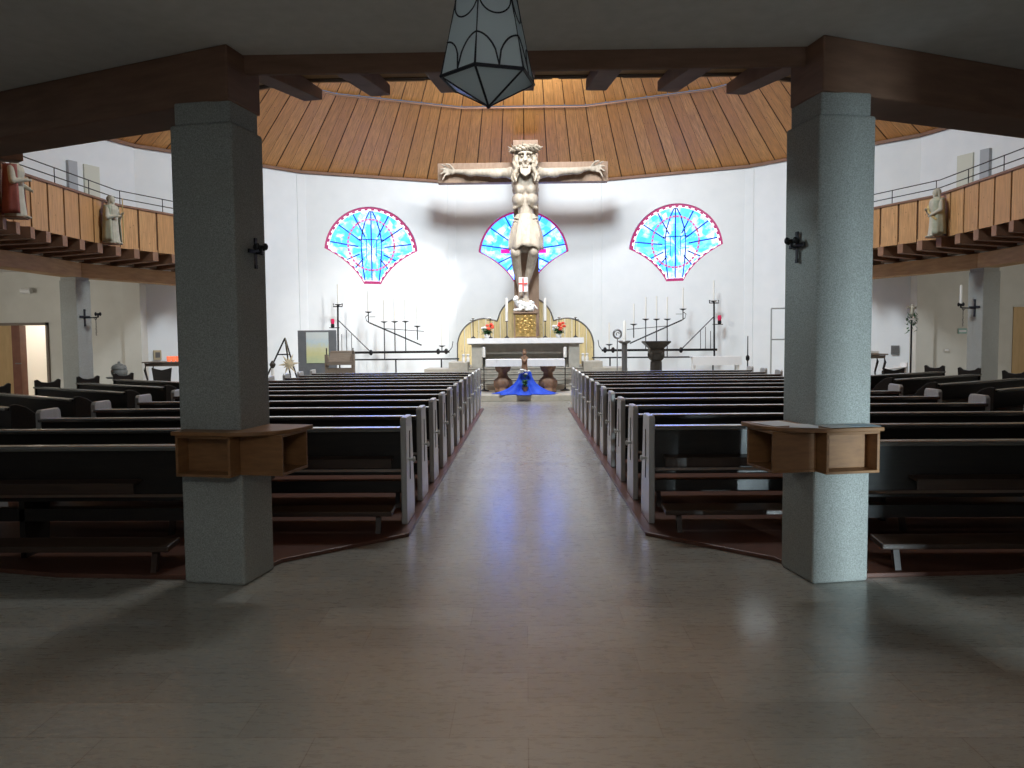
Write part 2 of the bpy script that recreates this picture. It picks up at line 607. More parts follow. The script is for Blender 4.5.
def wall_facet(name, p0, p1, z0, z1, hole=None):
    """flat wall from p0 to p1 with a shell shaped opening cut through it"""
    d = (p1 - p0)
    L = d.length
    d.normalize()
    nrm = Vector((-d.y, d.x, 0))
    if nrm.dot(Vector((CW[0], CW[1], 0)) - p0) < 0:
        nrm = -nrm
    m = MB()
    outer = [(0, z0), (L, z0), (L, z1), (0, z1)]
    P = lambda a, z, k=0.0: p0 + d * a + Vector((0, 0, z)) + nrm * k
    if hole:
        cx = L / 2 + WSHIFT.get(name, 0)
        inner = [(cx + x, WZ + z) for x, z in OUT]
        allp = outer + inner
        tris = tessellate_polygon([[Vector((a, z, 0)) for a, z in outer], [Vector((a, z, 0)) for a, z in inner]])
        m.add([P(a, z) for a, z in allp], [tuple(t) for t in tris])
        n = len(inner)
        m.add([P(a, z) for a, z in inner] + [P(a, z, -.16) for a, z in inner], [(i, (i + 1) % n, n + (i + 1) % n, n + i) for i in range(n)])
        m.add([P(a, z, -.3) for a, z in outer], [(0, 1, 2, 3)])
    else:
        m.add([P(a, z) for a, z in outer] + [P(a, z, -.3) for a, z in outer], [(0, 1, 2, 3), (4, 7, 6, 5), (3, 2, 6, 7), (0, 4, 5, 1), (0, 3, 7, 4), (1, 2, 6, 5)])
    o = m.build(name, PLASTER, recalc=False)
    struct(o)
    return d, nrm, L


def ray_out(poly, c, th):
    best = 0
    dx, dz = math.cos(th), math.sin(th)
    for i in range(len(poly)):
        x1, z1 = poly[i][0] - c[0], poly[i][1] - c[1]
        x2, z2 = poly[(i + 1) % len(poly)][0] - c[0], poly[(i + 1) % len(poly)][1] - c[1]
        ex, ez = x2 - x1, z2 - z1
        den = dx * ez - dz * ex
        if abs(den) < 1e-9:
            continue
        t = (x1 * ez - z1 * ex) / den
        u = (x1 * dz - z1 * dx) / den
        if t > 0 and -1e-6 <= u <= 1 + 1e-6:
            best = max(best, t)
    return best


def shell_window(idx, p0, d, nrm, L, plain=False, shift=0.0):
    P = lambda x, z, k: tuple(p0 + d * (L / 2 + shift + x) + Vector((0, 0, WZ + z)) + nrm * k)
    rnd = random.Random(idx * 11 + 3)
    c = (0.0, 0.18)
    m = MB()
    # mosaic of glass pieces: each its own island
    na = 44
    fr = [0.02, 0.2, 0.38, 0.55, 0.68, 0.82, 0.955]
    jit = {}
    def pt(i, j):
        i %= na
        if (i, j) not in jit:
            th = 2 * PI * (i + rnd.uniform(-.25, .25) * (0 < j < 6)) / na
            r = ray_out(OUT, c, th) * (fr[j] + rnd.uniform(-.05, .05) * (0 < j < 6))
            jit[(i, j)] = (c[0] + r * math.cos(th), c[1] + r * math.sin(th))
        return jit[(i, j)]
    for i in range(na):
        for j in range(6):
            q = [pt(i, j), pt(i + 1, j), pt(i + 1, j + 1), pt(i, j + 1)]
            m.add([P(x, z, -.10) for x, z in q], [(0, 1, 2, 3)])
    root = m.build('window_%d' % idx, MOSAIC, recalc=False)
    struct(root)
    # rose border with white beads
    n = len(OUT)
    def off(t):
        return [(c[0] + (x - c[0]) * t, c[1] + (z - c[1]) * t) for x, z in OUT]
    def strip(name, t0, t1, k, material, every=None):
        a, b = off(t0), off(t1)
        mm = MB()
        for i in range(n):
            j = (i + 1) % n
            if every and i % 2:
                continue
            mm.add([P(*a[i], k), P(*a[j], k), P(*b[j], k), P(*b[i], k), P(*a[i], k - .03), P(*a[j], k - .03), P(*b[j], k - .03), P(*b[i], k - .03)],
                   [(0, 1, 2, 3), (4, 7, 6, 5), (0, 4, 5, 1), (1, 5, 6, 2), (2, 6, 7, 3), (3, 7, 4, 0)])
        return mm.build(name, material, root)
    strip('border', 1.0, 0.95, -.055, ROSEGLASS)
    if not plain:
        strip('bead_border', 0.95, 0.905, -.06, WHITEGLASS)
        strip('bead', 0.952, 0.915, -.055, ROSEGLASS, every=True)
    # lead lines
    mm = MB()
    r = 0.021
    k = -.085
    for th in (R(8), R(35), R(62), R(118), R(145), R(172), R(-25), R(-50), R(205), R(230)):
        e = ray_out(OUT, c, th) * 0.95
        s0 = 0.42
        mm.tube([P(c[0] + s0 * math.cos(th), c[1] + s0 * math.sin(th), k), P(c[0] + e * math.cos(th), c[1] + e * math.sin(th), k)], r, 5)
    mm.tube([P(0, -0.9, k), P(0, 1.42, k)], r, 5)
    if not plain:
        for s in (-1, 1):
            mm.tube([P(s * x, z, k) for x, z in ((.02, 1.40), (.16, 1.12), (.27, .75), (.32, .45), (.32, .1), (.29, -.35), (.22, -.9))], r, 5)
        mm.tube([P(-.42, .47, k), P(.42, .47, k)], r * .7, 5)
        for x in (-.16, .16):
            mm.tube([P(x, .47, k), P(x, -.15, k)], r * .5, 5)
    mm.build('lead_line', LEAD, root)
    if not plain:
        mm = MB()
        for i in range(40):
            if True:
                th = [2 * PI * (i + q) / 40 for q in (0, .4, .75)]
                mm.tube([P(.74 * math.cos(a), .30 + .80 * math.sin(a), -.08) for a in th], .036, 5)
        mm.build('ring', PINKGLASS, root)
    else:
        mm = MB()
        for s in (-1, 1):
            x = s * .60
            mm.add([P(x - .15, .1, -.085), P(x + .15, .1, -.085), P(x + .15, .24, -.085), P(x - .15, .24, -.085)], [(0, 1, 2, 3)])
        mm.build('magenta_piece', MAGENTA, root, recalc=False)


WIN = {-1: 1, 0: 2, 1: 3}
for k in range(-8, 8):
    p0, p1 = wv(k - .5), wv(k + .5)
    full = -2 <= k <= 2
    nm = {0: 'wall_back', -1: 'wall_back_left', 1: 'wall_back_right', -2: 'wall_side_left', 2: 'wall_side_right'}.get(k, 'wall_upper')
    d, nrm, L = wall_facet(nm, p0, p1, 0.0 if full else 3.765, ZT, hole=k in WIN)
    if k in WIN:
        shell_window(WIN[k], p0, d, nrm, L, plain=(k == 0), shift=WSHIFT[nm])
# slim pilaster strips at the facet joints
for k in (-1.5, -.5, .5, 1.5):
    p = wv(k, RW + .01)
    m = MB()
    m.box(p.x, p.y, ZT / 2 - .05, .26, .12, ZT - .1, -R(22.5 * k))
    struct(m.build('trim_pilaster', PLASTER, bevel=0.01))

# lower walls beside and behind
DZL, DZR = 2.08, 2.34


def lower_wall(sd, nm, dx0, dx1, dz):
    m = MB()
    y0, y1 = 20.2, 20.5
    a = 10.1
    m.bb(min(sd * a, sd * dx0), max(sd * a, sd * dx0), y0, y1, 0, 3.5)
    m.bb(min(sd * dx1, sd * 15.2), max(sd * dx1, sd * 15.2), y0, y1, 0, 3.5)
    m.bb(min(sd * dx0, sd * dx1), max(sd * dx0, sd * dx1), y0, y1, dz, 3.5)
    m.bb(min(sd * 10.1, sd * 10.55), max(sd * 10.1, sd * 10.55), y0 - .08, y0, 0, 3.45)
    struct(m.build('wall_%s_end' % nm, SHADECREAM))
    m = MB()
    m.bb(min(sd * 15.0, sd * 15.3), max(sd * 15.0, sd * 15.3), -5.2, 20.3, 0, 3.5)
    struct(m.build('wall_' + nm, SHADECREAM))


lower_wall(-1, 'left', 12.62, 14.6, DZL)
lower_wall(1, 'right', 12.5, 13.6, DZR)
m = MB()
m.bb(-15.2, -2.75, -2.3, -2.1, 0, 3.5)
m.bb(-2.75, 2.75, -2.3, -2.1, 2.75, 3.5)
m.bb(-2.75, 2.75, -2.3, -2.1, 0, 1.2)
m.bb(2.75, 4.39, -2.3, -2.1, 0, 3.5)
m.bb(4.39, 4.67, -2.3, -2.1, 1.40, 3.5)
m.bb(4.67, 15.2, -2.3, -2.1, 0, 3.5)
struct(m.build('wall_light_slot', SHADECREAM))  # added wall, its narrow slot keeps the light on the right pillar

# ring of beams, loft ceiling and gallery floor
CG = (0.0, 15.5)
RG, RI = 10.5, 9.3


def gv(k, r):
    """ring vertex at angle k*22.5 deg measured from the entrance (-Y), positive to the right"""
    a = R(22.5 * k)
    return (CG[0] + r * math.sin(a), CG[1] - r * math.cos(a))


ring = [(-9.2, 20.2)] + [gv(k, RG) for k in (-4.5, -3.5, -2.5, -1.5)] + [(-1.9, 5.14), (1.9, 5.14)] + [gv(k, RG) for k in (1.5, 2.5, 3.5, 4.5)] + [(9.2, 20.2)]
poly = [(15.1, 20.3), (15.1, -5.1), (-15.1, -5.1), (-15.1, 20.3)] + ring


def slab(poly, z0, z1, name, material):
    tris = tessellate_polygon([[Vector((x, y, 0)) for x, y in poly]])
    n = len(poly)
    m = MB()
    m.add([(x, y, z0) for x, y in poly] + [(x, y, z1) for x, y in poly],
          [tuple(t) for t in tris] + [tuple(n + i for i in t) for t in tris] + [(i, (i + 1) % n, n + (i + 1) % n, n + i) for i in range(n)])
    return struct(m.build(name, material))


slab(poly, 3.455, 3.53, 'ceiling', LOFT)
ri = [(-7.8, 20.5)] + [gv(k, RI) for k in (-4.5, -3.5, -2.5, -1.5, -.5, .5, 1.5, 2.5, 3.5, 4.5)] + [(7.8, 20.5)]
slab([(15.1, 20.5), (15.1, -5.1), (-15.1, -5.1), (-15.1, 20.5)] + ri, 3.705, 3.76, 'floor_gallery', BEAMWOOD)

for k in range(-5, 6):
    a_in, b_in = gv(k - .5, RG - .20), gv(k + .5, RG - .20)
    a_out, b_out = gv(k - .5, RG + .20), gv(k + .5, RG + .20)
    m = MB()
    if k == 0:
        m.bb(-1.84, 1.84, 5.10, 5.15, 3.335, 3.47)
    elif abs(k) == 1:
        A_, V_ = (k * 1.855, 4.895), (k * -.182 * .40, .983 * .40)
        q = [A_, gv(1.5 * k, RG + .2), gv(1.5 * k, RG - .2), (A_[0] + V_[0], A_[1] + V_[1])]
        m.prism(q if k > 0 else q[::-1], 3.115, 3.455)
    else:
        z0, z1 = (3.11, 3.455) if abs(k) < 3 else (3.07, 3.40)
        m.prism([a_in, b_in, b_out, a_out], z0, z1)
    struct(m.build('beam', DARKBEAM if abs(k) < 2 else BEAMWOOD, bevel=0.012))


def joist(th, ze=3.50, st=-.1, zs=3.42):
    """cantilevered gallery joist, deep at the beam and shallow at its end; local x = inward"""
    m = MB()
    prof = [(st, zs), (max(.15, st + .05), zs), (1.42, ze), (1.42, 3.70), (st, 3.70)]
    w = .085
    c, s = math.sin(th), -math.cos(th)
    ox, oy = CG[0] + RG * c, CG[1] + RG * s
    m.prism(prof, -w, w, lambda a, b, t: (ox - c * a - s * t, oy - s * a + c * t, b))
    return m


for k in (-5, -4, -3, -2, 0, 2, 3, 4, 5):
    for i in range(6 if k else 7):
        th = R(22.5 * (k - .5 + (i + .5) / 6)) if k else R((i - 3) * 3.75)
        struct(joist(th, 3.49 if k else 3.615, -.1 if k else .24, 3.42 if k else 3.50).build('beam_joist', JOISTWOOD, bevel=0.006))

# gallery parapets: boards on a dark backing
PZ0, PZ1 = 3.70, 4.63
for sd, nm, ks in ((-1, 'left', (-5, -4, -3, -2)), (1, 'right', (2, 3, 4, 5)), (0, 'front', (-1, 0, 1))):
    back, boards, rail, low = MB(), MB(), MB(), MB()
    for k in ks:
        a, b = Vector((*gv(k - .5, RI), 0)), Vector((*gv(k + .5, RI), 0))
        a2, b2 = Vector((*gv(k - .5, RI + .06), 0)), Vector((*gv(k + .5, RI + .06), 0))
        back.prism([tuple(a.xy), tuple(b.xy), tuple(b2.xy), tuple(a2.xy)], PZ0, PZ1)
        nb = 7
        inn = (Vector((*CG, 0)) - (a + b) / 2).normalized()
        for i in range(nb):
            q0, q1 = a.lerp(b, (i + .05) / nb), a.lerp(b, (i + .95) / nb)
            w = (q1 - q0).length
            u0 = random.uniform(0, 30)
            vs = [q0 + inn * .028 + Vector((0, 0, PZ0)), q1 + inn * .028 + Vector((0, 0, PZ0)), q1 + inn * .028 + Vector((0, 0, PZ1)), q0 + inn * .028 + Vector((0, 0, PZ1))]
            vb = [v - inn * .026 for v in vs]
            uv = [(u0, 0), (u0 + w, 0), (u0 + w, 1), (u0, 1)]
            boards.add(vs + vb, [(0, 1, 2, 3), (1, 5, 6, 2), (0, 3, 7, 4), (3, 2, 6, 7), (0, 4, 5, 1)], [uv, uv, uv, uv, uv])
        a3, b3 = Vector((*gv(k - .5, RI + .10), 0)), Vector((*gv(k + .5, RI + .10), 0))
        a4, b4 = Vector((*gv(k - .5, RI - .06), 0)), Vector((*gv(k + .5, RI - .06), 0))
        rail.prism([tuple(a4.xy), tuple(b4.xy), tuple(b3.xy), tuple(a3.xy)], PZ1, PZ1 + .045)
    if sd:
        e = Vector((*gv(5.5 * sd, RI), 0))
        back.bb(min(e.x, e.x + sd * 2.4), max(e.x, e.x + sd * 2.4), e.y - .05, e.y + .02, PZ0, PZ1)
    w_ = struct(back.build('wall_gallery_' + nm, BATTEN))
    boards.build('board', GALWOOD, w_, recalc=True)
    rail.build('rail', DARKBEAM, w_)
    if sd:
        t = thing('gallery_railing', 'thin black two-bar metal railing above the %s gallery parapet' % nm, 'railing', (gv(4.5 * sd, RI)[0], gv(4.5 * sd, RI)[1], PZ1))
        O = Vector(t.location)
        for z in (.19, .36):
            m = MB()
            m.tube([Vector((*gv(k, RI + .02), PZ1 + z)) - O for k in ([1.5, 2.5, 3.5, 4.5, 5.5] if sd > 0 else [-1.5, -2.5, -3.5, -4.5, -5.5])], .011, 6)
            m.build('bar', IRON, t)
        for i in range(0, 13):
            k = sd * (1.6 + i * .325)
            kk = math.floor(k - .5) + .5
            f = k - kk
            a, b = Vector((*gv(kk, RI + .02), 0)), Vector((*gv(kk + 1, RI + .02), 0))
            p = a.lerp(b, f) - Vector((O.x, O.y, 0))
            m = MB()
            m.tube([(p.x, p.y, .04), (p.x, p.y, .37)], .010, 6)
            m.build('post', IRON, t)

# roof: radial boards in two tiers with a cover strip between them
AP = 12.1


def roof_pt(a, r):
    """point on the roof at angle a from +Y; r is the fraction of the facetted wall ring"""
    k = math.floor(a / R(22.5) + .5)
    am = a - k * R(22.5)
    rr = RW * math.cos(R(11.25)) / math.cos(am) * r
    return Vector((CW[0] + rr * math.sin(a), CW[1] + rr * math.cos(a), ZT + (AP - ZT) * (1 - r)))


m, bk = MB(), MB()
NP = 96
for t0, t1, lift in ((1.02, .735, 0.0), (.735, .10, .05)):
    for i in range(NP):
        for hf in range(2):
            w0 = (i + hf * .5 + (.022 if hf == 0 else .006)) * 2 * PI / NP
            w1 = (i + hf * .5 + .5 - (.006 if hf == 0 else .022)) * 2 * PI / NP
            q = [roof_pt(w0, t0), roof_pt(w1, t0), roof_pt(w1, t1), roof_pt(w0, t1)]
            q = [v + Vector((0, 0, lift)) for v in q]
            u0 = random.uniform(0, 50)
            W0, W1, LL = (q[1] - q[0]).length, (q[2] - q[3]).length, (q[2] - q[1]).length
            m.add(q, [(0, 1, 2, 3)], [[(u0, 0), (u0 + W0, 0), (u0 + (W0 + W1) / 2, LL), (u0 + (W0 - W1) / 2, LL)]])
        q = [roof_pt(i * 2 * PI / NP, t0), roof_pt((i + 1) * 2 * PI / NP, t0), roof_pt((i + 1) * 2 * PI / NP, t1), roof_pt(i * 2 * PI / NP, t1)]
        bk.add([v + Vector((0, 0, lift + .03)) for v in q], [(0, 1, 2, 3)])
m.add([roof_pt(i * 2 * PI / 32, .105) + Vector((0, 0, .04)) for i in range(32)], [tuple(range(32))], [[(0, 0)] * 32])
roof = struct(bk.build('ceiling_roof', BATTEN, recalc=False))
m.build('roof_board', ROOFWOOD, roof, recalc=False)
m = MB()
m.tube([roof_pt(i * 2 * PI / 64, .735) + Vector((0, 0, .0)) for i in range(64)], .020, 6, closed=True)
m.build('cover_strip', DARKBEAM, roof)
m = MB()
for k in range(16):
    a, b = wv(k - .5, RW + .02), wv(k + .5, RW + .02)
    a2, b2 = wv(k - .5, RW - .07), wv(k + .5, RW - .07)
    m.prism([tuple(a.xy), tuple(b.xy), tuple(b2.xy), tuple(a2.xy)], ZT - .06, ZT + .02)
struct(m.build('trim_roof_edge', DARKBEAM))

# ------------------------------------------------------------------ pillars
class LF:
    """local frame of a near pillar: u along its front face away from the aisle, v into the room"""
    def __init__(s, sd):
        s.o = Vector((sd * 1.84, 4.905, 0))
        a = R(10.5)
        s.u = Vector((sd * math.cos(a), math.sin(a), 0))
        s.v = Vector((-sd * math.sin(a), math.cos(a), 0))

    def __call__(s, u, v, z):
        return s.o + s.u * u + s.v * v + Vector((0, 0, z))

    def box(s, m, u0, u1, v0, v1, z0, z1):
        return m.add([s(u, v, z) for u in (u0, u1) for v in (v0, v1) for z in (z0, z1)],
                     [(0, 1, 3, 2), (4, 6, 7, 5), (0, 4, 5, 1), (2, 3, 7, 6), (0, 2, 6, 4), (1, 5, 7, 3)])


for sd, lb in ((-1, 'grey concrete pillar left of the aisle carrying a dark book shelf'),
               (1, 'pale concrete pillar right of the aisle carrying a brown book shelf with leaflets')):
    f = LF(sd)
    m = MB()
    pw, pd = (.44, .385) if sd < 0 else (.388, .41)
    f.box(m, 0, pw, 0, pd, 0, 2.98)
    o = m.build('pillar', CONCRETE, bevel=0.018)
    tag(o, lb, 'pillar', kind='thing')
    m = MB()
    f.box(m, .022, pw - .022, .022, pd - .022, 2.98, 3.125)
    m.build('neck', CONCRETE, o, bevel=0.012)
for sd, lb in ((-1, 'concrete pillar under the left gallery with a candle bracket, beside the open door'),
               (1, 'shaded concrete pillar under the right gallery with a candle bracket and tall white candle')):
    x, y = gv(4.5 * sd, RG)
    m = MB()
    m.box(x, y, 1.5, .44, .44, 3.0, R(11.25) * sd)
    o = m.build('pillar', CONCRETE, bevel=0.015)
    tag(o, lb, 'pillar', kind='thing')
    m = MB()
    m.box(x, y, 3.04, .40, .40, .08, R(11.25) * sd)
    m.build('neck', CONCRETE, o)

# book shelves wrapped round the near pillars
for sd, lb in ((-1, 'dark wooden two-compartment book shelf wrapped round the left pillar'),
               (1, 'brown wooden two-compartment book shelf wrapped round the right pillar')):
    f = LF(sd)
    t = thing('pillar_shelf', lb, 'shelf', tuple(f(.2, 0, .74)))
    inv = Vector(t.location)

    def part(name, boxes, material=SHELFWOOD, bv=0.003):
        m = MB()
        for b in boxes:
            f.box(m, *b)
        m.v = [tuple(Vector(v) - inv) for v in m.v]
        return m.build(name, material, t, bevel=bv)
    z0, z1 = .735, 1.0
    W_ = .385 if sd < 0 else .365
    th = .018
    # front compartment, open to the entrance
    part('front_box', [(.0, W_, -.13, -.003, z0, z0 + th), (0, W_, -.13, -.003, z1 - th, z1), (0, th, -.13, -.003, z0 + th, z1 - th),
                       (W_ - th, W_, -.13, -.003, z0 + th, z1 - th), (th, W_ - th, -.02, -.003, z0 + th, z1 - th)])
    # side compartment, open to the aisle
    part('side_box', [(-.30, -.003, -.02, .33, z0, z0 + th), (-.30, -.003, -.02, .33, z1 - th, z1), (-.30, -.003, -.02, th - .02, z0 + th, z1 - th),
                      (-.30, -.003, .33 - th, .33, z0 + th, z1 - th), (-.02, -.003, th - .02, .33 - th, z0 + th, z1 - th)])
    m = MB()
    pl = [(-.33, .36), (-.003, .36), (-.003, -.003), (W_ + .012, -.003), (W_ + .012, -.155), (-.02, -.155)]
    pl += [(-.10, -.13), (-.19, -.085), (-.26, -.02), (-.31, .07), (-.33, .17)]
    m.prism(pl, z1 + .001, z1 + .026, lambda a, b, c: f(a, b, c) - inv)
    m.build('top_board', SHELFWOOD, t, bevel=0.004)

fr_ = LF(1)
papers = [(-.17, .17, .22, .26, 8, 'sheet of white paper on the aisle end of the brown shelf'),
          (-.08, .0, .17, .22, -30, 'white leaflet on the rounded corner of the brown shelf'),
          (.11, -.08, .21, .13, 4, 'pale leaflet in the middle of the brown shelf front'),
          (.275, -.08, .17, .13, -3, 'bluish leaflet on the outer end of the brown shelf')]
for i, (u, v, w, h, a, lb) in enumerate(papers):
    p = fr_(u, v, 1.027 + .0012 * (i + 1))
    m = MB()
    m.box(0, 0, .0006, w, h, .0012)
    o = m.build('leaflet', PAPER if i != 3 else mat('bluish_paper', (.55, .66, .75), .8))
    o.location = p
    o.rotation_euler = (0, 0, R(10.5 + a))
    tag(o, lb, 'leaflet', 'leaflets on the right pillar shelf')

# ------------------------------------------------------------------ pews
SLOT = mat('dark_slot', (0.004, 0.004, 0.004), 0.8)
KNOB = mat('pale_hook', (0.62, 0.62, 0.60), 0.35)


def end_profile(kind):
    if kind == 'plain':
        return [(-.03, 0), (.42, 0), (.40, .30), (.30, .88), (.27, .91), (-.0, .91), (-.03, .88)]
    if kind == 'round':
        return [(-.03, 0), (.42, 0), (.42, .40), (.36, .56), (.26, .72), (.13, .83), (.03, .87), (-.03, .86)]
    return [(-.03, 0), (.42, 0), (.40, .40), (.36, .80), (.37, .93), (.33, .945), (.27, .90), (.16, .885), (.06, .90), (.0, .945), (-.04, .93)]


def make_pew(L, ends=('plain', 'plain'), hook=0, ledge=(0.03, 0.97), kneel=(0.02, 0.98), knee=True, loose=False):
    """a church pew: local x along it, +y towards the altar, origin at the middle of its back foot line"""
    t = thing('church_pew', 'pew', 'pew')
    x0, x1 = -L / 2, L / 2
    for s, e in ((-1, ends[0]), (1, ends[1])):
        xa = s * (L / 2) - (s + 1) / 2 * .05
        m = MB()
        m.prism(end_profile(e), xa, xa + .05, lambda a, b, c: (c, a, b))
        ep = m.build('end_panel', PEWENDSHEEN if hook else PEWWOOD, t, bevel=0.008)
        if hook == s:
            m = MB()
            xs = s * L / 2
            m.bb(min(xs, xs + s * .004), max(xs, xs + s * .004), .145, .162, .36, .78)
            m.build('slot', SLOT, ep)
            m = MB()
            m.tube([(xs, .12, .535), (xs + s * .035, .12, .535)], .012, 8)
            m.lathe([(.0, 0), (.022, .004), (.027, .012), (.02, .022), (0, .026)], (0, 0, 0), 10)
            k = len(m.v) - 50
            for q in range(k, len(m.v)):
                v = m.v[q]
                m.v[q] = (xs + s * (.03 + v[2]), .12 + v[0], .535 + v[1])
            m.build('hook', KNOB, ep, smooth=True)
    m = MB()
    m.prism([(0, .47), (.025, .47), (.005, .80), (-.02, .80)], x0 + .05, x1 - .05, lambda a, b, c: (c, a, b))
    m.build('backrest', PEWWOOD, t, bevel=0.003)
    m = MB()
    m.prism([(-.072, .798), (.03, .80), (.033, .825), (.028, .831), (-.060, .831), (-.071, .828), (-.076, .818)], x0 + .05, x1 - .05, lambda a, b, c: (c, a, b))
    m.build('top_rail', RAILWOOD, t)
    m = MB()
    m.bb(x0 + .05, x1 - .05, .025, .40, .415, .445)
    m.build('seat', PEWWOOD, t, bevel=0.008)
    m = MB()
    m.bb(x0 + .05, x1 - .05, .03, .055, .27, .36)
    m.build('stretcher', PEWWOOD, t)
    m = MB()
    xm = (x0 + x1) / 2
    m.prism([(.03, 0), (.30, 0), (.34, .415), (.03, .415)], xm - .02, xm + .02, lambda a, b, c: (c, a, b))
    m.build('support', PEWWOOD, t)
    m = MB()
    a, b = x0 + L * ledge[0], x0 + L * ledge[1]
    m.prism([(.0, .585), (-.12, .575), (-.135, .575), (-.135, .50), (-.12, .50), (-.12, .555), (.0, .565)], a, b, lambda p, q, c: (c, p, q))
    m.build('book_ledge', LEDGEWOOD, t, bevel=0.003)
    if knee:
        a, b = x0 + L * kneel[0], x0 + L * kneel[1]
        m = MB()
        m.prism([(-.36, .145), (-.17, .165), (-.17, .205), (-.36, .185)], a, b, lambda p, q, c: (c, p, q))
        kn = m.build('kneeler', LEDGEWOOD, t, bevel=0.008)
        for xx in (a + .12, (a + b) / 2, b - .12):
            m = MB()
            m.prism([(-.335, .0), (-.295, .0), (-.25, .16), (-.29, .16)], xx - .02, xx + .02, lambda p, q, c: (c, p, q))
            m.build('kneeler_leg', LEDGEWOOD, kn)
    return t


PY0, PDY, NPEW = 6.46, .957, 12
ordn = ['', 'second', 'third', 'fourth', 'fifth', 'sixth', 'seventh', 'eighth', 'ninth', 'tenth', 'eleventh', 'twelfth']
for sd, nm, xa, xb in ((-1, 'left', -1.01, -4.78), (1, 'right', 1.03, 5.0)):
    L = abs(xb - xa)
    xc = (xa + xb) / 2
    for k in range(NPEW):
        if k == 0:
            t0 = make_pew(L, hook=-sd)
            t = t0
        else:
            t = dup(t0)
        if k == 0:
            lb = 'dark wooden pew nearest the entrance on the %s edge of the aisle' % nm
        elif k == NPEW - 1:
            lb = 'dark wooden front pew nearest the altar, %s of the aisle' % nm
        else:
            lb = 'dark pew %s of the aisle, %s row from the entrance end' % (nm, ordn[k])
        t['label'] = lb
        t['group'] = 'pews along the aisle'
        t.location = (xc, PY0 + k * PDY, .03)
xa, xb = -2.36, -4.95
t = make_pew(2.6, ledge=(0.0, .85))
t.location = (-3.67, 5.44, .03)
tag(t, 'rearmost dark pew left of the left pillar, with a brown book ledge on its back', 'pew', 'rear pews behind the pillars')
t = make_pew(2.8, ledge=(.12, 1.0), kneel=(.0, 1.0))
t.location = (3.76, 5.44, .03)
tag(t, 'rearmost dark pew right of the right pillar, with a low kneeler behind it', 'pew', 'rear pews behind the pillars')

SIDE = 35
ap = None
sl = ['nearest the entrance', 'second from the entrance', 'third from the entrance', 'fourth from the entrance', 'fifth and furthest from the entrance']
for sd, nm, spots in ((-1, 'left', [(-5.82, 8.62), (-5.82, 9.86), (-5.79, 11.1), (-5.77, 12.28), (-5.75, 13.5)]),
                      (1, 'right', [(6.2, 9.0), (6.18, 10.30), (6.09, 11.56), (6.07, 12.9), (6.05, 14.1)])):
    a = R(SIDE) * sd
    p0 = make_pew(3.0, ends=('round', 'horn') if sd > 0 else ('horn', 'round'), knee=True)
    for i, (x, y) in enumerate(spots):
        t = p0 if i == 0 else dup(p0)
        t.location = (x + sd * 1.5 * math.cos(a), y + 1.5 * abs(math.sin(a)), .03)
        t.rotation_euler = (0, 0, a)
        t['label'] = 'angled side pew under the %s gallery, %s' % (nm, sl[i])
        t['group'] = 'angled side pews'

# ------------------------------------------------------------------ sanctuary furnishings
def bw(mb, name, material, parent, base, **k):
    """build a mesh written in world coordinates under a parent standing at base"""
    b = Vector(base)
    mb.v = [tuple(Vector(v) - b) for v in mb.v]
    return mb.build(name, material, parent, **k)


def sw(mb, name, material, parent, base, **k):
    b = Vector(base)
    mb.v = [tuple(Vector(v) - b) for v in mb.v]
    return sculpt(mb, name, material, parent, **k)


ZS = 0.15      # sanctuary floor
ZA = 0.75      # floor at the high altar
# low stone plinths at the ends of the altar steps
for sd, nm in ((-1, 'left'), (1, 'right')):
    m = MB()
    m.bb(min(sd * 1.66, sd * 2.2), max(sd * 1.66, sd * 2.2), 22.0, 22.9, .60, .93)
    m.bb(min(sd * 1.9, sd * 2.9), max(sd * 1.9, sd * 2.9), 21.95, 23.1, ZS, .74)
    struct(m.build('trim_plinth_' + nm, STEPSTONE, bevel=0.01))

# high altar
T = thing('high_altar', 'stone high altar table on the top step behind the front altar', 'altar', (0, 22.75, ZA))
B = T.location
m = MB()
m.bb(-1.66, 1.66, 22.36, 23.2, 1.42, 1.60)
bw(m, 'mensa', ALTARSTONE, T, B, bevel=.008)
for sx in (-1, 1):
    m = MB()
    m.bb(min(sx * 1.26, sx * 1.56), max(sx * 1.26, sx * 1.56), 22.44, 23.1, ZA, 1.42)
    bw(m, 'support', ALTARSTONE, T, B, bevel=.008)
m = MB()
m.bb(-1.26, 1.26, 22.95, 23.05, ZA, 1.42)
bw(m, 'back_panel', ALTARSTONE, T, B)
m = MB()
m.bb(-1.26, 1.26, 22.6, 22.95, 1.15, 1.42)
bw(m, 'apron', ALTARSTONE, T, B)


def cloth(name, x0, x1, y0, y1, z, drop, label, side=0.0):
    m = MB()
    t = .008
    m.bb(x0 - t, x1 + t, y0 - t, y1 + t, z, z + t)
    nx = 40
    pts = [(x0 - t + (x1 - x0 + 2 * t) * i / nx, y0 - t - .004 - .004 * math.sin(i * 1.7)) for i in range(nx + 1)]
    vs, fs = [], []
    for (x, y) in pts:
        vs += [(x, y0 - t, z + t), (x, y, z - drop), (x, y + .006, z - drop)]
    for i in range(nx):
        a = i * 3
        fs += [(a, a + 3, a + 4, a + 1), (a + 1, a + 4, a + 5, a + 2), (a + 2, a + 5, a + 3, a)]
    m.add(vs, fs)
    if side:
        m.bb(x0 - t - .006, x0 - t, y0, y1, z - side, z + t)
        m.bb(x1 + t, x1 + t + .006, y0, y1, z - side, z + t)
    return tag(m.build(name, LINEN), label, 'altar cloth')


cloth('altar_cloth', -1.68, 1.68, 22.35, 23.2, 1.601, .15, 'white linen cloth hanging over the edge of the stone high altar', .15)

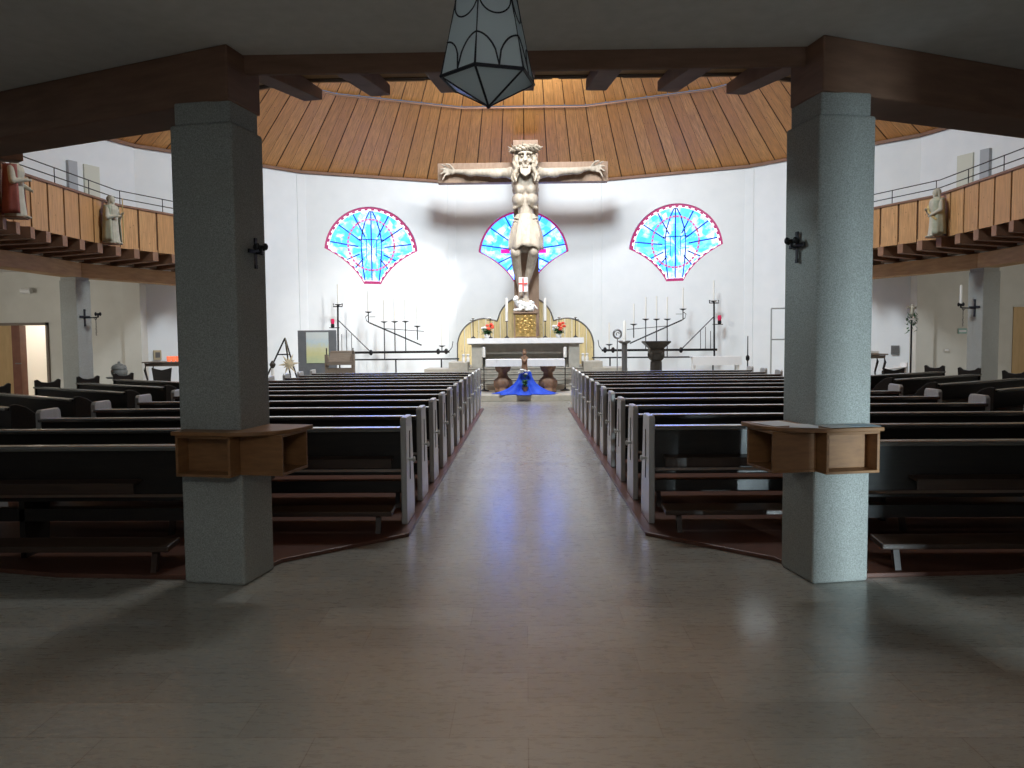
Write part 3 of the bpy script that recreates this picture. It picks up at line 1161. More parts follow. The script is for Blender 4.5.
# front altar
T = thing('front_altar', 'low front altar table resting on two carved brown supports', 'altar', (-.03, 20.6, ZS))
B = T.location
m = MB()
m.bb(-1.0, .98, 20.25, 20.98, .92, 1.03)
bw(m, 'table_top', BROWNCARVE, T, B, bevel=.01)
for px in (503, 548):
    c = at(px, 380, 20.6)
    m = MB()
    prof = [(.24, 0), (.25, .05), (.21, .12), (.24, .22), (.225, .34), (.14, .44), (.13, .55), (.17, .62), (.23, .66), (.24, .74), (.22, .77)]
    m.lathe(prof, (c.x, 20.6, ZS), 8, R(22.5))
    for q in range(6):
        a = q * PI / 3
        m.ell((c.x + .19 * math.cos(a), 20.6 + .19 * math.sin(a), ZS + .24), (.07, .07, .13))
        m.ell((c.x + .16 * math.cos(a + .5), 20.6 + .16 * math.sin(a + .5), ZS + .64), (.06, .06, .09))
    sw(m, 'carved_support', BROWNCARVE, T, B, voxel=.025, smooth=2)
cloth('altar_cloth', -1.04, 1.02, 20.22, 21.0, 1.031, .17, 'white cloth over the low front altar', .2)

# blue cloth over a stand, small carved statue, doily flowers and plant in front of the altar
c = at(525.5, 390, 19.86)
T = thing('draped_stand', 'small round stand hidden under a blue cloth before the front altar', 'stand', (c.x, 19.9, ZS))
m = MB()
m.lathe([(.16, 0), (.16, .03), (.03, .05), (.03, .50), (.14, .52), (.14, .55)], (0, 0, 0), 14)
m.build('pedestal', BROWNCARVE, T, smooth=True)
m = MB()
nth, rows = 72, 16
vs, fs = [], []
for i in range(rows + 1):
    t = i / rows
    z = .565 * (1 - t) ** 1.25 + .012
    r0 = .145 + .40 * t ** 2.2
    for k in range(nth):
        a = 2 * PI * k / nth
        fold = 1 + .26 * t ** .6 * math.sin(7 * a + .6 * math.sin(3 * a)) + .12 * t ** .5 * math.sin(13 * a + 1)
        vs.append((r0 * fold * math.cos(a) * (1 + .25 * t), r0 * fold * math.sin(a) * (.85 if t > .5 else .95), z))
vs.append((0, 0, .578))
for i in range(rows):
    for k in range(nth):
        fs.append((i * nth + k, i * nth + (k + 1) % nth, (i + 1) * nth + (k + 1) % nth, (i + 1) * nth + k))
for k in range(nth):
    fs.append((len(vs) - 1, (k + 1) % nth, k))
m.add([(x + c.x, y + 19.9, z + ZS) for x, y, z in vs], fs)
o = m.build('blue_cloth', BLUECLOTH, smooth=True, angle=80)
md = o.modifiers.new('thick', 'SOLIDIFY')
md.thickness = .006
md.offset = 1
tag(o, 'bright blue cloth draped over the stand and spread on the altar step', 'cloth')
zt = ZS + .585
T = thing('carved_statue', 'small brown carved statue on the blue draped stand', 'statue', (c.x - .02, 19.93, zt))
m = MB()
m.lathe([(.085, 0), (.09, .04), (.07, .2), (.075, .34), (.06, .40), (.03, .43)], (0, 0, 0), 12)
m.ell((0, -.01, .475), (.05, .055, .062))
m.cap((-.07, -.01, .36), (-.02, -.09, .27), .032, .025)
m.cap((.07, -.01, .36), (.02, -.09, .27), .032, .025)
m.ell((0, -.1, .27), (.03, .025, .03))
sculpt(m, 'body', BROWNCARVE, T, voxel=.012, smooth=3)
m = MB()
m.tube([(0, -.02 + .075 * math.cos(R(a)), .47 + .075 * math.sin(R(a))) for a in (10, 40, 70, 100)], .05, 8)
m.ell((0, .01, .485), (.062, .06, .068))
m.build('veil', BROWNCARVE, T, smooth=True)
T = thing('white_flowers', 'small bunch of white flowers at the foot of the carved statue', 'flowers', (c.x - .01, 19.68, ZS + .44))
rr = random.Random(3)
for q in range(9):
    m = MB()
    p = Vector((rr.uniform(-.14, .14), rr.uniform(-.05, .03), rr.uniform(.06, .19)))
    m.lathe([(.0, 0), (.03, .012), (.05, .035), (.03, .04), (.0, .025)], p, 9)
    m.ell(p + Vector((0, 0, .03)), (.03, .03, .025), n=8, m=6)
    m.build('blossom', WHITEFLOWER, T, smooth=True)
m = MB()
for q in range(12):
    a = q * PI / 6
    m.tube([(0, 0, 0), (.06 * math.cos(a), .03 * math.sin(a), .08)], .006, 5)
m.build('stem', GREEN, T)


def leafy(m, n, rad, h, rnd, z0=0.0):
    for q in range(n):
        a = rnd.uniform(0, 2 * PI)
        l = rnd.uniform(.5, 1) * rad
        zt_ = z0 + rnd.uniform(.25, 1) * h
        d = Vector((math.cos(a), math.sin(a), 0))
        s = Vector((-d.y, d.x, 0)) * rad * .22
        b0 = Vector((0, 0, z0 + h * .15))
        mid = d * l * .6 + Vector((0, 0, zt_))
        tip = d * l + Vector((0, 0, zt_ - .15 * h))
        m.add([b0, mid + s, tip, mid - s, mid + Vector((0, 0, -.01))], [(0, 1, 4), (1, 2, 4), (2, 3, 4), (3, 0, 4)])


T = thing('potted_plant', 'dark green plant standing on the front of the blue cloth', 'plant', (c.x - .01, 19.56, ZS + .10))
m = MB()
m.lathe([(.05, 0), (.07, .1), (.075, .11), (.06, .11)], (0, 0, 0), 12)
m.build('pot', BROWNCARVE, T, smooth=True)
m = MB()
leafy(m, 46, .12, .2, rr, .1)
m.build('leaves', GREEN, T, recalc=False)

# retable with three round lobes
T = thing('retable', 'yellow three-lobed boarded retable with dark rim behind the high altar', 'retable', (0, 24.55, ZA))
B = T.location
YR = 24.5
lobes = []
for px, py, rp in ((485, 346, 27.5), (525.5, 324.5, 28), (566, 345.5, 27.5)):
    q = at(px, py, YR)
    lobes.append((q.x, q.z, rp * YR / 770))
zb = ZA + .02


def lobe_top(x):
    z = None
    for cx, cz, r in lobes:
        if abs(x - cx) < r:
            zz = cz + math.sqrt(r * r - (x - cx) ** 2)
            z = zz if z is None else max(z, zz)
    return z


m = MB()
x0, x1 = lobes[0][0] - lobes[0][2], lobes[2][0] + lobes[2][2]
nb = 19
for i in range(nb):
    xa, xb = x0 + (x1 - x0) * (i + .04) / nb, x0 + (x1 - x0) * (i + .96) / nb
    tops = [(xa + (xb - xa) * k / 6, lobe_top(min(max(xa + (xb - xa) * k / 6, x0 + .01), x1 - .01))) for k in range(7)]
    poly_ = [(xa, zb), (xb, zb)] + tops[::-1]
    n = len(poly_)
    vs = [(a, YR, b) for a, b in poly_] + [(a, YR + .05, b) for a, b in poly_]
    fs = [tuple(range(n)), tuple(range(2 * n - 1, n - 1, -1))] + [(k, n + k, n + (k + 1) % n, (k + 1) % n) for k in range(n)]
    u0 = i * 3.1
    uv = [(u0 + a, b) for a, b in poly_]
    m.add(vs, fs, [uv, uv[::-1]] + [[(u0, 0)] * 4] * n)
bw(m, 'boards', RETABLE, T, B)
m = MB()
xs = [x0 + (x1 - x0) * i / 120 for i in range(121)]
rim = [(x0 + .0, YR, zb)] + [(x, YR, lobe_top(min(max(x, x0 + .004), x1 - .004))) for x in xs] + [(x1, YR, zb)]
m.tube(rim, .024, 6)
bw(m, 'rim', GREYMETAL, T, B, smooth=True)

# ---- the great crucifix
YC = 23.3
T = thing('crucifix', 'great wooden crucifix with carved figure above the high altar', 'crucifix', (0, 23.5, 1.65))
B = T.location
m = MB()
a, b = at(513, 140, YC), at(538, 300, YC)
m.bb(a.x, at(538, 140, YC).x, YC, YC + .3, 1.66, a.z)
up = bw(m, 'upright', CROSSWOOD, T, B, bevel=.012)
m = MB()
a, b = at(437.5, 161.5, YC), at(608, 181.3, YC)
m.bb(a.x, b.x, YC - .03, YC + .27, b.z, a.z - .06)
bw(m, 'crossbeam', CROSSWOOD, T, B, bevel=.012)
F = lambda px, py, dy: at(px, py, YC - dy)
PX = YC / 770
m = MB()
# torso
m.ell(F(525, 183, .30), (13.5 * PX, .30, 13 * PX))
m.ell(F(519, 190, .40), (6.8 * PX, .22, 6.5 * PX))
m.ell(F(532, 190, .40), (6.8 * PX, .22, 6.5 * PX))
m.ell(F(518.5, 200, .38), (6.6 * PX, .25, 7 * PX))
m.ell(F(532, 200, .38), (6.6 * PX, .25, 7 * PX))
for yy in (197, 201, 205):
    for sx in (-1, 1):
        m.cap(F(525.2 + sx * 4, yy - 1, .50), F(525.2 + sx * 11, yy + 3, .42), .045, .055)
m.cap(F(525.3, 198, .26), F(526, 222, .24), 8.2 * PX, 7.6 * PX)
m.ell(F(525.8, 232, .28), (13 * PX, .34, 12 * PX))
m.cap(F(524.5, 178, .35), F(523.5, 168, .45), 5 * PX, 4.6 * PX)
# shoulders and arms
for sx, el, ha in ((-1, (478, 172.5), (455, 171.5)), (1, (571, 171), (590, 168.5))):
    sh = F(525 + sx * 14, 173, .25)
    m.ell(sh, (6 * PX, .2, 6 * PX))
    e = F(el[0], el[1], .22)
    h_ = F(ha[0], ha[1], .16)
    m.cap(sh, e, 5.0 * PX, 3.5 * PX)
    m.cap(e, h_, 3.5 * PX, 2.1 * PX)
    m.ell(sh.lerp(e, .45) + Vector((0, -.04, -.03)), (.26, .12, .14))
    m.ell(e.lerp(h_, .3) + Vector((0, -.03, -.02)), (.22, .1, .11))
    m.ell(h_ + Vector((sx * .10, -.01, 0)), (.13, .065, .10))
    for q, (ln, up_, cu) in enumerate(((.22, .13, .02), (.27, .06, .0), (.26, -.01, -.03), (.20, -.08, -.08))):
        p0 = h_ + Vector((sx * .19, -.02, .07 - q * .05))
        p1 = p0 + Vector((sx * ln * .55, -.08, up_ * .6))
        p2 = p1 + Vector((sx * ln * .30, -.06, up_ * .3 + cu - .04))
        m.cap(p0, p1, .034, .030, 8)
        m.cap(p1, p2, .030, .024, 8)
    p0 = h_ + Vector((sx * .06, -.05, .08))
    m.cap(p0, p0 + Vector((sx * .09, -.09, .09)), .038, .032, 8)
    m.cap(p0 + Vector((sx * .09, -.09, .09)), p0 + Vector((sx * .19, -.12, .10)), .032, .026, 8)
# legs: knees pushed forward, feet crossed
for hip, kn, an, foot in (((519, 240), (515.5, 253), (520.5, 288), (521.5, 300)), ((532, 240), (533.5, 252), (525.5, 287), (526, 299))):
    d = .14 if hip[0] > 525 else .0
    m.cap(F(*hip, .35), F(*kn, .72), 6.6 * PX, 5.4 * PX)
    m.cap(F(*kn, .70), F((kn[0] + an[0]) / 2 + (-1 if hip[0] < 525 else 1), (kn[1] + an[1]) / 2 - 2, .42), 5.2 * PX, 4.4 * PX)
    m.cap(F((kn[0] + an[0]) / 2 + (-1 if hip[0] < 525 else 1), (kn[1] + an[1]) / 2 - 2, .42), F(*an, .22 + d), 4.4 * PX, 2.6 * PX)
    m.cap(F(*an, .22 + d), F(*foot, .48 + d), 2.8 * PX, 2.6 * PX)
    for q in range(5):
        p = F(foot[0] + (q - 2) * 1.25, foot[1] + .5, .50 + d)
        m.cap(p, p + Vector((0, -.09, -.06 - .005 * q)), .034, .028, 8)
# head: long face, deep eyes, nose, cheekbones, forked beard
HS = 1.24
H = F(525.3, 161, .60)
hv = lambda x, y, z: H + Vector((x, y, z)) * HS
he = lambda x, y, z, a, b, c: m.ell(hv(x, y, z), (a * HS, b * HS, c * HS))
hc = lambda p, q, a, b: m.cap(hv(*p), hv(*q), a * HS, b * HS)
he(0, .08, .10, .195, .20, .25)
he(0, .0, -.10, .155, .17, .21)
hc((0, -.18, .13), (0, -.27, -.03), .026, .046)
for sx in (-1, 1):
    he(sx * .10, -.15, -.035, .06, .05, .055)
    hc((sx * .03, -.185, .165), (sx * .15, -.13, .15), .030, .028)
    he(sx * .082, -.128, .085, .038, .026, .017)
    he(sx * .20, .04, .03, .03, .05, .07)
hc((-.06, -.185, -.115), (.06, -.185, -.115), .018, .018)
hc((-.05, -.185, -.165), (.05, -.185, -.165), .020, .020)
for q in range(7):
    hc((-.14 + q * .047, -.11, -.17), (-.09 + q * .03, -.16, -.37 + abs(q - 3) * .02), .042, .024)
he(0, -.08, -.24, .12, .10, .13)
body = sw(m, 'figure', CARVED, T, B, voxel=.020, smooth=3)
m = MB()
for sx in (-1, 1):
    for q in range(7):
        base = hv(sx * (.165 + .022 * (q % 3)), .13 - .045 * q, .17 - .012 * q)
        pts = [base + Vector((sx * (.05 * math.sin(t * 1.5 + q * 1.1) + .014 * t), -.03 * t + .03 * math.cos(t * 1.5 + q), -.115 * t)) for t in range(8)]
        m.tube(pts, [.05, .068, .06, .068, .06, .062, .05, .02], 7)
for q in range(9):
    a_ = PI * q / 8
    m.tube([hv(.17 * math.cos(a_), -.03, .30), hv(.20 * math.cos(a_), .10 - .1 * math.sin(a_), .2), hv(.21 * math.cos(a_), .16, -.05)], .055, 6)
sw(m, 'hair', CARVEDARK, body, B, voxel=.02, smooth=1)
m = MB()
for strand in range(3):
    pts = []
    for q in range(36):
        a_ = 2 * PI * q / 36
        rr_ = .265 + .035 * math.sin(5 * a_ + strand * 2.1)
        pts.append(hv(rr_ * math.cos(a_) * 1.1, rr_ * math.sin(a_) * .85 + .04, .275 + .05 * math.sin(4 * a_ + strand * 2.1)))
    m.tube(pts, .044, 7, closed=True)
for q in range(24):
    a_ = 2 * PI * q / 24
    p = hv(.28 * math.cos(a_) * 1.1, .24 * math.sin(a_) + .04, .28)
    m.tube([p, p + Vector((.15 * math.cos(a_ + .5), .15 * math.sin(a_ + .5), .12 * math.sin(q * 2.3)))], [.034, .004], 5)
bw(m, 'thorn_crown', CARVEDARK, body, B)
# loincloth with folds and a hem
m = MB()
rows, nth = 14, 48
vs, fs = [], []
for i in range(rows + 1):
    t = i / rows
    cpt = F(525.6 + t * .6, 215 + 33 * t, .30 + .22 * t)
    rx, ry = (9.6 + 7.0 * math.sin(min(1, t * 1.15) * PI / 2)) * PX, .32 + .14 * t
    for k in range(nth):
        a_ = 2 * PI * k / nth
        fo = 1 + .045 * math.sin(9 * a_ + 3 * t) + .03 * math.sin(17 * a_)
        dz = .05 * math.sin(3 * a_) * t - (.10 if t == 1 and k % 6 < 3 else 0) * .5
        vs.append((cpt.x + rx * fo * math.cos(a_), cpt.y + ry * fo * math.sin(a_), cpt.z + dz))
for i in range(rows):
    for k in range(nth):
        fs.append((i * nth + k, i * nth + (k + 1) % nth, (i + 1) * nth + (k + 1) % nth, (i + 1) * nth + k))
fs.append(tuple(range(nth)))
m.add(vs, fs)
for k in range(5):
    y_ = 217 + k * 3.4
    pts = [F(525.5 + x_, y_ + 2.2 * math.cos(x_ / 9.0) - k * .1, .30 + .34 * math.cos(x_ / 13.5)) for x_ in (-12, -8, -4, 0, 4, 8, 12)]
    m.tube(pts, .03, 6)
lc = bw(m, 'loincloth', CARVED, body, B, smooth=True, angle=60)
md = lc.modifiers.new('thick', 'SOLIDIFY')
md.thickness = .04

# tabernacle, lamb and flag
T = thing('tabernacle', 'gilded tabernacle with carved relief standing on the high altar under the cross', 'tabernacle', (0, 22.75, 1.61))
B = T.location
a, b = at(514, 313.5, 22.5), at(537.3, 335, 22.5)
m = MB()
m.bb(a.x, b.x, 22.52, 23.0, 1.612, a.z)
bw(m, 'case', CROSSWOOD, T, B, bevel=.01)
m = MB()
m.bb(a.x + .04, b.x - .04, 22.50, 22.53, 1.65, a.z - .04)
rr = random.Random(9)
cx = (a.x + b.x) / 2
for q in range(26):
    a_ = q * 2.4
    r_ = .05 + .011 * q
    p = (cx + r_ * math.cos(a_) * .95, 22.50, 1.97 + r_ * math.sin(a_) * .95)
    if abs(p[0] - cx) < .29 and 1.68 < p[2] < 2.27:
        m.ell(p, (.045, .03, .045), n=8, m=6)
m.tube([(cx + .10 * math.cos(x_), 22.49, 1.97 + .13 * math.sin(x_)) for x_ in [k * PI / 8 for k in range(16)]], .018, 6, closed=True)
bw(m, 'relief_door', GILD, T, B)
m = MB()
m.bb(a.x - .03, b.x + .03, 22.47, 23.02, a.z, a.z + .04)
bw(m, 'cornice', CROSSWOOD, T, B, bevel=.008)
zt = a.z + .04

T = thing('lamb_statue', 'white carved lamb lying on the tabernacle with a red cross flag', 'statue', (cx, 22.66, zt + .012))
m = MB()
m.ell((.02, 0, .17), (.27, .16, .15))
for q in range(40):
    a_, t_ = q * 2.4, (q / 40 - .5)
    m.ell((.02 + .46 * t_, .14 * math.cos(a_), .17 + .13 * math.sin(a_)), (.05, .045, .045), n=8, m=6)
m.cap((-.20, -.02, .22), (-.27, -.04, .36), .09, .075)
m.cap((-.27, -.05, .40), (-.33, -.12, .35), .075, .045)
for sx in (-1, 1):
    m.cap((-.24, -.03 + sx * .06, .43), (-.22, -.03 + sx * .13, .38), .028, .018, 8)
m.cap((-.15, -.14, .06), (-.33, -.17, .05), .045, .035)
m.cap((.18, -.15, .07), (.02, -.19, .05), .06, .035)
m.cap((.18, .12, .07), (.05, .17, .05), .06, .035)
m.cap((.28, 0, .16), (.34, .0, .08), .03, .025)
lamb = sculpt(m, 'body', WHITEFLOWER, T, voxel=.016, smooth=2)
m = MB()
m.tube([(-.20, -.10, .02), (-.20, -.08, 1.05)], .012, 8)
pole = m.build('flag_pole', CROSSWOOD, T)
m = MB()
fl = [(-.20 + .27 * i / 8, -.085 - .02 * math.sin(i * .9)) for i in range(9)]
vs, fs = [], []
for (x, y) in fl:
    vs += [(x, y, .58), (x, y, 1.0)]
for i in range(8):
    fs.append((2 * i, 2 * i + 2, 2 * i + 3, 2 * i + 1))
m.add(vs, fs)
fo = m.build('flag', LINEN, pole)
md = fo.modifiers.new('t', 'SOLIDIFY')
md.thickness = .006
m = MB()
REDPAINT = mat('red_cross_paint', (0.75, 0.08, 0.07), 0.7)
m.bb(-.085, -.045, -.118, -.090, .60, .98)
m.bb(-.19, .06, -.116, -.092, .80, .835)
m.build('cross_mark', REDPAINT, pole)

# six candlesticks on the high altar
cs = [(473, 317, 0, 'thin dark candlestick at the far left end of the high altar'), (490, 317, 0, 'thin dark candlestick behind the left bouquet on the high altar'),
      (506.5, 298, 1, 'white candle on a stick left of the tabernacle'), (545, 298, 1, 'white candle on a stick right of the tabernacle'),
      (559, 316, 0, 'thin dark candlestick behind the right bouquet on the high altar'), (575.5, 316, 0, 'thin dark candlestick at the far right end of the high altar')]
for px, py, tall, lb in cs:
    top = at(px, py, 23.0)
    T = thing('altar_candlestick', lb, 'candlestick', (top.x, 23.0, 1.61), group='candlesticks on the high altar')
    hz = top.z - 1.61
    m = MB()
    hs = .50 if tall else hz - .04
    m.lathe([(.07, 0), (.07, .02), (.02, .05), (.012, .1), (.012, hs - .03), (.045, hs - .01), (.05, hs)], (0, 0, 0), 12)
    m.build('stick', DARKBRONZE, T, smooth=True)
    m = MB()
    m.lathe([(.042 if tall else .018, hs), (.042 if tall else .018, hz - .01), (.01, hz)], (0, 0, 0), 12)
    m.build('candle', WAX, T, smooth=True)
    if not tall:
        m = MB()
        m.tube([(-.10, 0, hs - .06), (.10, 0, hs - .06)], .010, 6)
        m.build('cross_arm', DARKBRONZE, T)

# bouquets
for px, lb, mirror in ((487, 'red and white flower bouquet left of the tabernacle', 1), (558.5, 'red and white flower bouquet right of the tabernacle', 1)):
    p = at(px, 334, 22.55)
    T = thing('flower_bouquet', lb, 'bouquet', (p.x, 22.55, 1.61), group='bouquets on the high altar')
    m = MB()
    m.lathe([(.05, 0), (.08, .04), (.09, .09), (.07, .12)], (0, 0, 0), 12)
    m.build('vase', WHITEPAINT, T, smooth=True)
    rr = random.Random(int(px))
    m = MB()
    leafy(m, 50, .22, .20, rr, .08)
    m.build('leaves', GREEN, T, recalc=False)
    for q in range(13):
        red = q < 8
        cc = Vector((rr.uniform(-.02, .17) if red else rr.uniform(-.17, -.04), rr.uniform(-.12, .05), rr.uniform(.22, .42) if red else rr.uniform(.2, .34)))
        m = MB()
        for w in range(7):
            a_ = w * 2 * PI / 7
            m.ell(cc + Vector((.028 * math.cos(a_), .028 * math.sin(a_), .01 * (w % 2))), (.026, .026, .03), n=7, m=5)
        m.ell(cc + Vector((0, 0, .015)), (.025, .025, .03), n=7, m=5)
        m.build('red_flower' if red else 'white_flower', REDFLOWER if red else WHITEFLOWER, T, smooth=True)

# candlesticks on the floor beside the front altar, cruets on the plinths
for px, nm in ((483.7, 'left'), (565, 'right')):
    t_, b_ = at(px, 347, 21.2), at(px, 392, 21.2)
    T = thing('floor_candlestick', 'dark floor candlestick with a short white candle at the %s of the front altar' % nm, 'candlestick', (t_.x, 21.2, ZS), group='floor candlesticks')
    hz = t_.z - ZS
    m = MB()
    m.lathe([(.14, 0), (.14, .02), (.03, .05), (.013, .1), (.013, hz - .33), (.06, hz - .30), (.06, hz - .285)], (0, 0, 0), 14)
    m.build('stand', IRON, T, smooth=True)
    m = MB()
    m.lathe([(.045, hz - .285), (.045, hz - .01), (.02, hz)], (0, 0, 0), 14)
    m.build('candle', WAX, T, smooth=True)
for px, lb in ((463.5, 'outer small white jar on the stone plinth left of the high altar'), (468, 'inner small white jar on the stone plinth left of the high altar'),
               (583, 'inner small white jar on the stone plinth right of the high altar'), (587, 'outer small white jar on the stone plinth right of the high altar')):
    p = at(px, 360, 22.2)
    m = MB()
    m.lathe([(.045, 0), (.05, .10), (.03, .15), (.03, .18), (.05, .19), (.045, .22), (.01, .23)], (0, 0, 0), 12)
    o = m.build('jar', WHITEPAINT, smooth=True)
    o.location = (p.x, 22.2, .93)
    tag(o, lb, 'jar', 'jars beside the high altar')

# ---- wrought iron candelabra along the back wall
def candelabrum(sd, nm, label):
    Yc = 23.55
    Q = lambda px, py, dy=0: Vector((at(px, py, Yc).x * sd, Yc + dy, at(px, py, Yc).z))
    p = Q(714, 357)
    T = thing('wrought_iron_candelabrum', label, 'candelabrum', (p.x, Yc, ZS))
    B = T.location
    m = MB()
    m.tube([Q(601.7, 350.3), Q(717, 349.6)], .040, 6)
    bw(m, 'upper_bar', IRON, T, B)
    m = MB()
    m.tube([Q(592, 357.7), Q(714.5, 356.8)], .026, 6)
    bw(m, 'lower_bar', IRON, T, B)
    m = MB()
    m.tube([Q(714, 302), Q(714.3, 357)], .028, 6)
    for dx in (-4.5, 4.5):
        m.tube([Q(714, 303), Q(714 + dx, 303), Q(714 + dx, 300)], .02, 6)
    bw(m, 'pole', IRON, T, B)
    m = MB()
    m.tube([Q(629.7, 343.4), Q(682, 320)], .024, 6)
    bw(m, 'brace', IRON, T, B)
    m = MB()
    m.tube([Q(682, 348.6), Q(713.5, 317)], .016, 6)
    bw(m, 'brace', IRON, T, B)
    for pts_, r_ in (([Q(627, 329.5), Q(656, 327), Q(667, 326)], .010), ([Q(598, 340), Q(599, 346), Q(602, 350)], .012),
                     ([Q(700.5, 331), Q(700.5, 349)], .010), ([Q(705.5, 327), Q(705.5, 349)], .010), ([Q(710.5, 331), Q(710.5, 349)], .010),
                     ([Q(682, 320), Q(685, 318), Q(686, 314), Q(683.5, 312)], .012), ([Q(676, 314), Q(682, 314)], .008)):
        m = MB()
        m.tube(pts_, r_, 5)
        bw(m, 'iron_rod', IRON, T, B)
    for px in (605, 613, 681):
        m = MB()
        m.ell(Q(px, 350), (.06, .05, .09), n=8, m=6)
        bw(m, 'iron_knop', IRON, T, B)
    for px in (610, 656, 713):
        m = MB()
        m.tube([Q(px, 357), Vector((Q(px, 357).x, Yc, ZS))], .022, 6)
        bw(m, 'foot', IRON, T, B)
    for px, dish, top, bot in ((609.2, 344.4, 322.5, 350), (633.7, 324.2, 303.7, 338), (645.7, 319.1, 297, 350), (656.5, 319.1, 296, 350),
                               (667.2, 319.1, 297, 357), (683, 309, 288, 320), (713.7, 301, 280.5, 303)):
        m = MB()
        m.tube([Q(px, bot), Q(px, dish)], .016, 6)
        dd = Q(px, dish)
        m.lathe([(.02, -.04), (.10, -.005), (.11, .01), (.03, .012)], dd, 12)
        h_ = bw(m, 'candle_holder', IRON, T, B)
        m = MB()
        m.tube([dd + Vector((0, 0, .01)), Q(px, top)], .026, 8)
        bw(m, 'candle', WAX, h_, B)
    m = MB()
    m.tube([Q(712.6, 324.3), Q(723, 324.3)], .014, 6)
    a = bw(m, 'lamp_arm', IRON, T, B)
    m = MB()
    m.lathe([(.05, .0), (.06, .05), (.05, .11)], Q(719.5, 324), 12)
    bw(m, 'lamp_cup', IRON, a, B, smooth=True)
    m = MB()
    m.lathe([(.05, .11), (.065, .20), (.05, .26), (.02, .27)], Q(719.5, 324), 12)
    bw(m, 'red_glass', REDWAX, a, B, smooth=True)


candelabrum(1, 'right', 'black wrought-iron candelabrum with tall candles right of the high altar')
candelabrum(-1, 'left', 'black wrought-iron candelabrum with tall candles left of the high altar')

# notice board
T = thing('notice_board', 'grey notice board with a pale landscape poster left of the altar', 'board', (at(317, 377, 21.6).x, 21.6, ZS))
B = T.location
a, b = at(297.5, 330.5, 21.6), at(337, 378, 21.6)
m = MB()
m.bb(a.x, b.x, 21.6, 21.66, .35, a.z)
bw(m, 'panel', GREYBOARD, T, B, bevel=.006)
for x in (a.x + .08, b.x - .08):
    m = MB()
    m.bb(x - .025, x + .025, 21.55, 21.75, ZS, .36)
    bw(m, 'foot', GREYMETAL, T, B)


def poster_mat():
    m = mat('pale_landscape_print', (0.8, 0.85, 0.8), 0.6)
    h = N(m)
    c = h.n('ShaderNodeTexCoord')
    sp = h.n('ShaderNodeSeparateXYZ')
    h.l(c.outputs['Generated'], sp.inputs[0])
    n = h.noise(h.coord('Generated', (3, 1, 5)), 2.0, 3)
    ma = h.n('ShaderNodeMath', operation='MULTIPLY_ADD')
    h.l(n, ma.inputs[0])
    ma.inputs[1].default_value = .35
    h.l(sp.outputs[2], ma.inputs[2])
    h.l(h.ramp(ma.outputs[0], [(0.2, (0.62, 0.72, 0.45)), (0.5, (0.78, 0.78, 0.42)), (0.68, (0.82, 0.84, 0.62)), (0.85, (0.70, 0.84, 0.88)), (1.0, (0.80, 0.88, 0.88))]), h.b.inputs['Base Color'])
    return m


m = MB()
c_, d_ = at(306, 332.3, 21.6), at(329, 363, 21.6)
m.bb(c_.x, d_.x, 21.588, 21.598, d_.z, c_.z)
bw(m, 'poster', poster_mat(), T, B)

# brown lectern
T = thing('lectern', 'grey-brown wooden lectern with slanted book rest before the notice board', 'lectern', (at(340, 377, 20.4).x, 20.5, ZS))
B = T.location
Y = 20.4
x0, x1 = at(325, 377, Y).x, at(354.5, 377, Y).x
for x in (x0 + .04, x1 - .04):
    m = MB()
    m.bb(x - .04, x + .04, Y, Y + .12, ZS, 1.21)
    p_ = bw(m, 'post', LECTERNWOOD, T, B, bevel=.006)
    m = MB()
    m.tube([(x, Y + .06, 1.2), (x, Y + .06, 1.38)], .016, 6)
    bw(m, 'pin', IRON, p_, B)
m = MB()
zc_, zd_ = at(340, 352, Y).z, at(340, 363.5, Y).z
m.prism([(Y - .03, zd_), (Y + .27, zc_), (Y + .27, zc_ + .03), (Y - .03, zd_ + .03)], x0 + .1, x1 - .05, lambda a, b, c: (c, a, b))
m.bb(x0 + .08, x1 - .03, Y + .22, Y + .26, zd_ - .02, zc_)
m.bb(x0 + .06, x1 - .02, Y - .05, Y - .02, zd_ - .04, zd_ + .05)
bw(m, 'book_rest', LECTERNWOOD, T, B)
m = MB()
za_ = at(340, 368, Y).z
m.bb(x0 + .08, x1 - .08, Y + .02, Y + .06, .25, za_)
fp = bw(m, 'front_panel', LECTERNWOOD, T, B)
m = MB()
for i in range(7):
    xx = x0 + .16 + i * (x1 - x0 - .32) / 6
    m.bb(xx - .018, xx + .018, Y + .0, Y + .02, .35, za_ - .06 - .05 * abs(i - 3) / 3)
bw(m, 'carved_bar', LECTERNWOOD, fp, B)

# dark flared stand, paschal candle
T = thing('flared_stand', 'dark bronze stand flaring up to a square top right of the altar', 'stand', (at(656, 373, 21).x, 21.0, ZS))
z1_ = at(656, 341, 21).z - ZS
m = MB()
m.lathe([(.24, 0), (.24, .05), (.17, .1), (.16, z1_ - .55)], (0, 0, 0), 8, R(22.5))
m.build('shaft', DARKBRONZE, T, bevel=.005)
m = MB()
m.lathe([(.16, z1_ - .55), (.24, z1_ - .48), (.22, z1_ - .36), (.28, z1_ - .30), (.26, z1_ - .2), (.47, z1_ - .05), (.485, z1_ - .04), (.485, z1_)], (0, 0, 0), 4, R(45))
for q in range(4):
    a_ = q * PI / 2 + PI / 4
    m.ell((.21 * math.cos(a_), .21 * math.sin(a_), z1_ - .38), (.06, .06, .11), n=8, m=6)
m.build('capital', DARKBRONZE, T, bevel=.005)

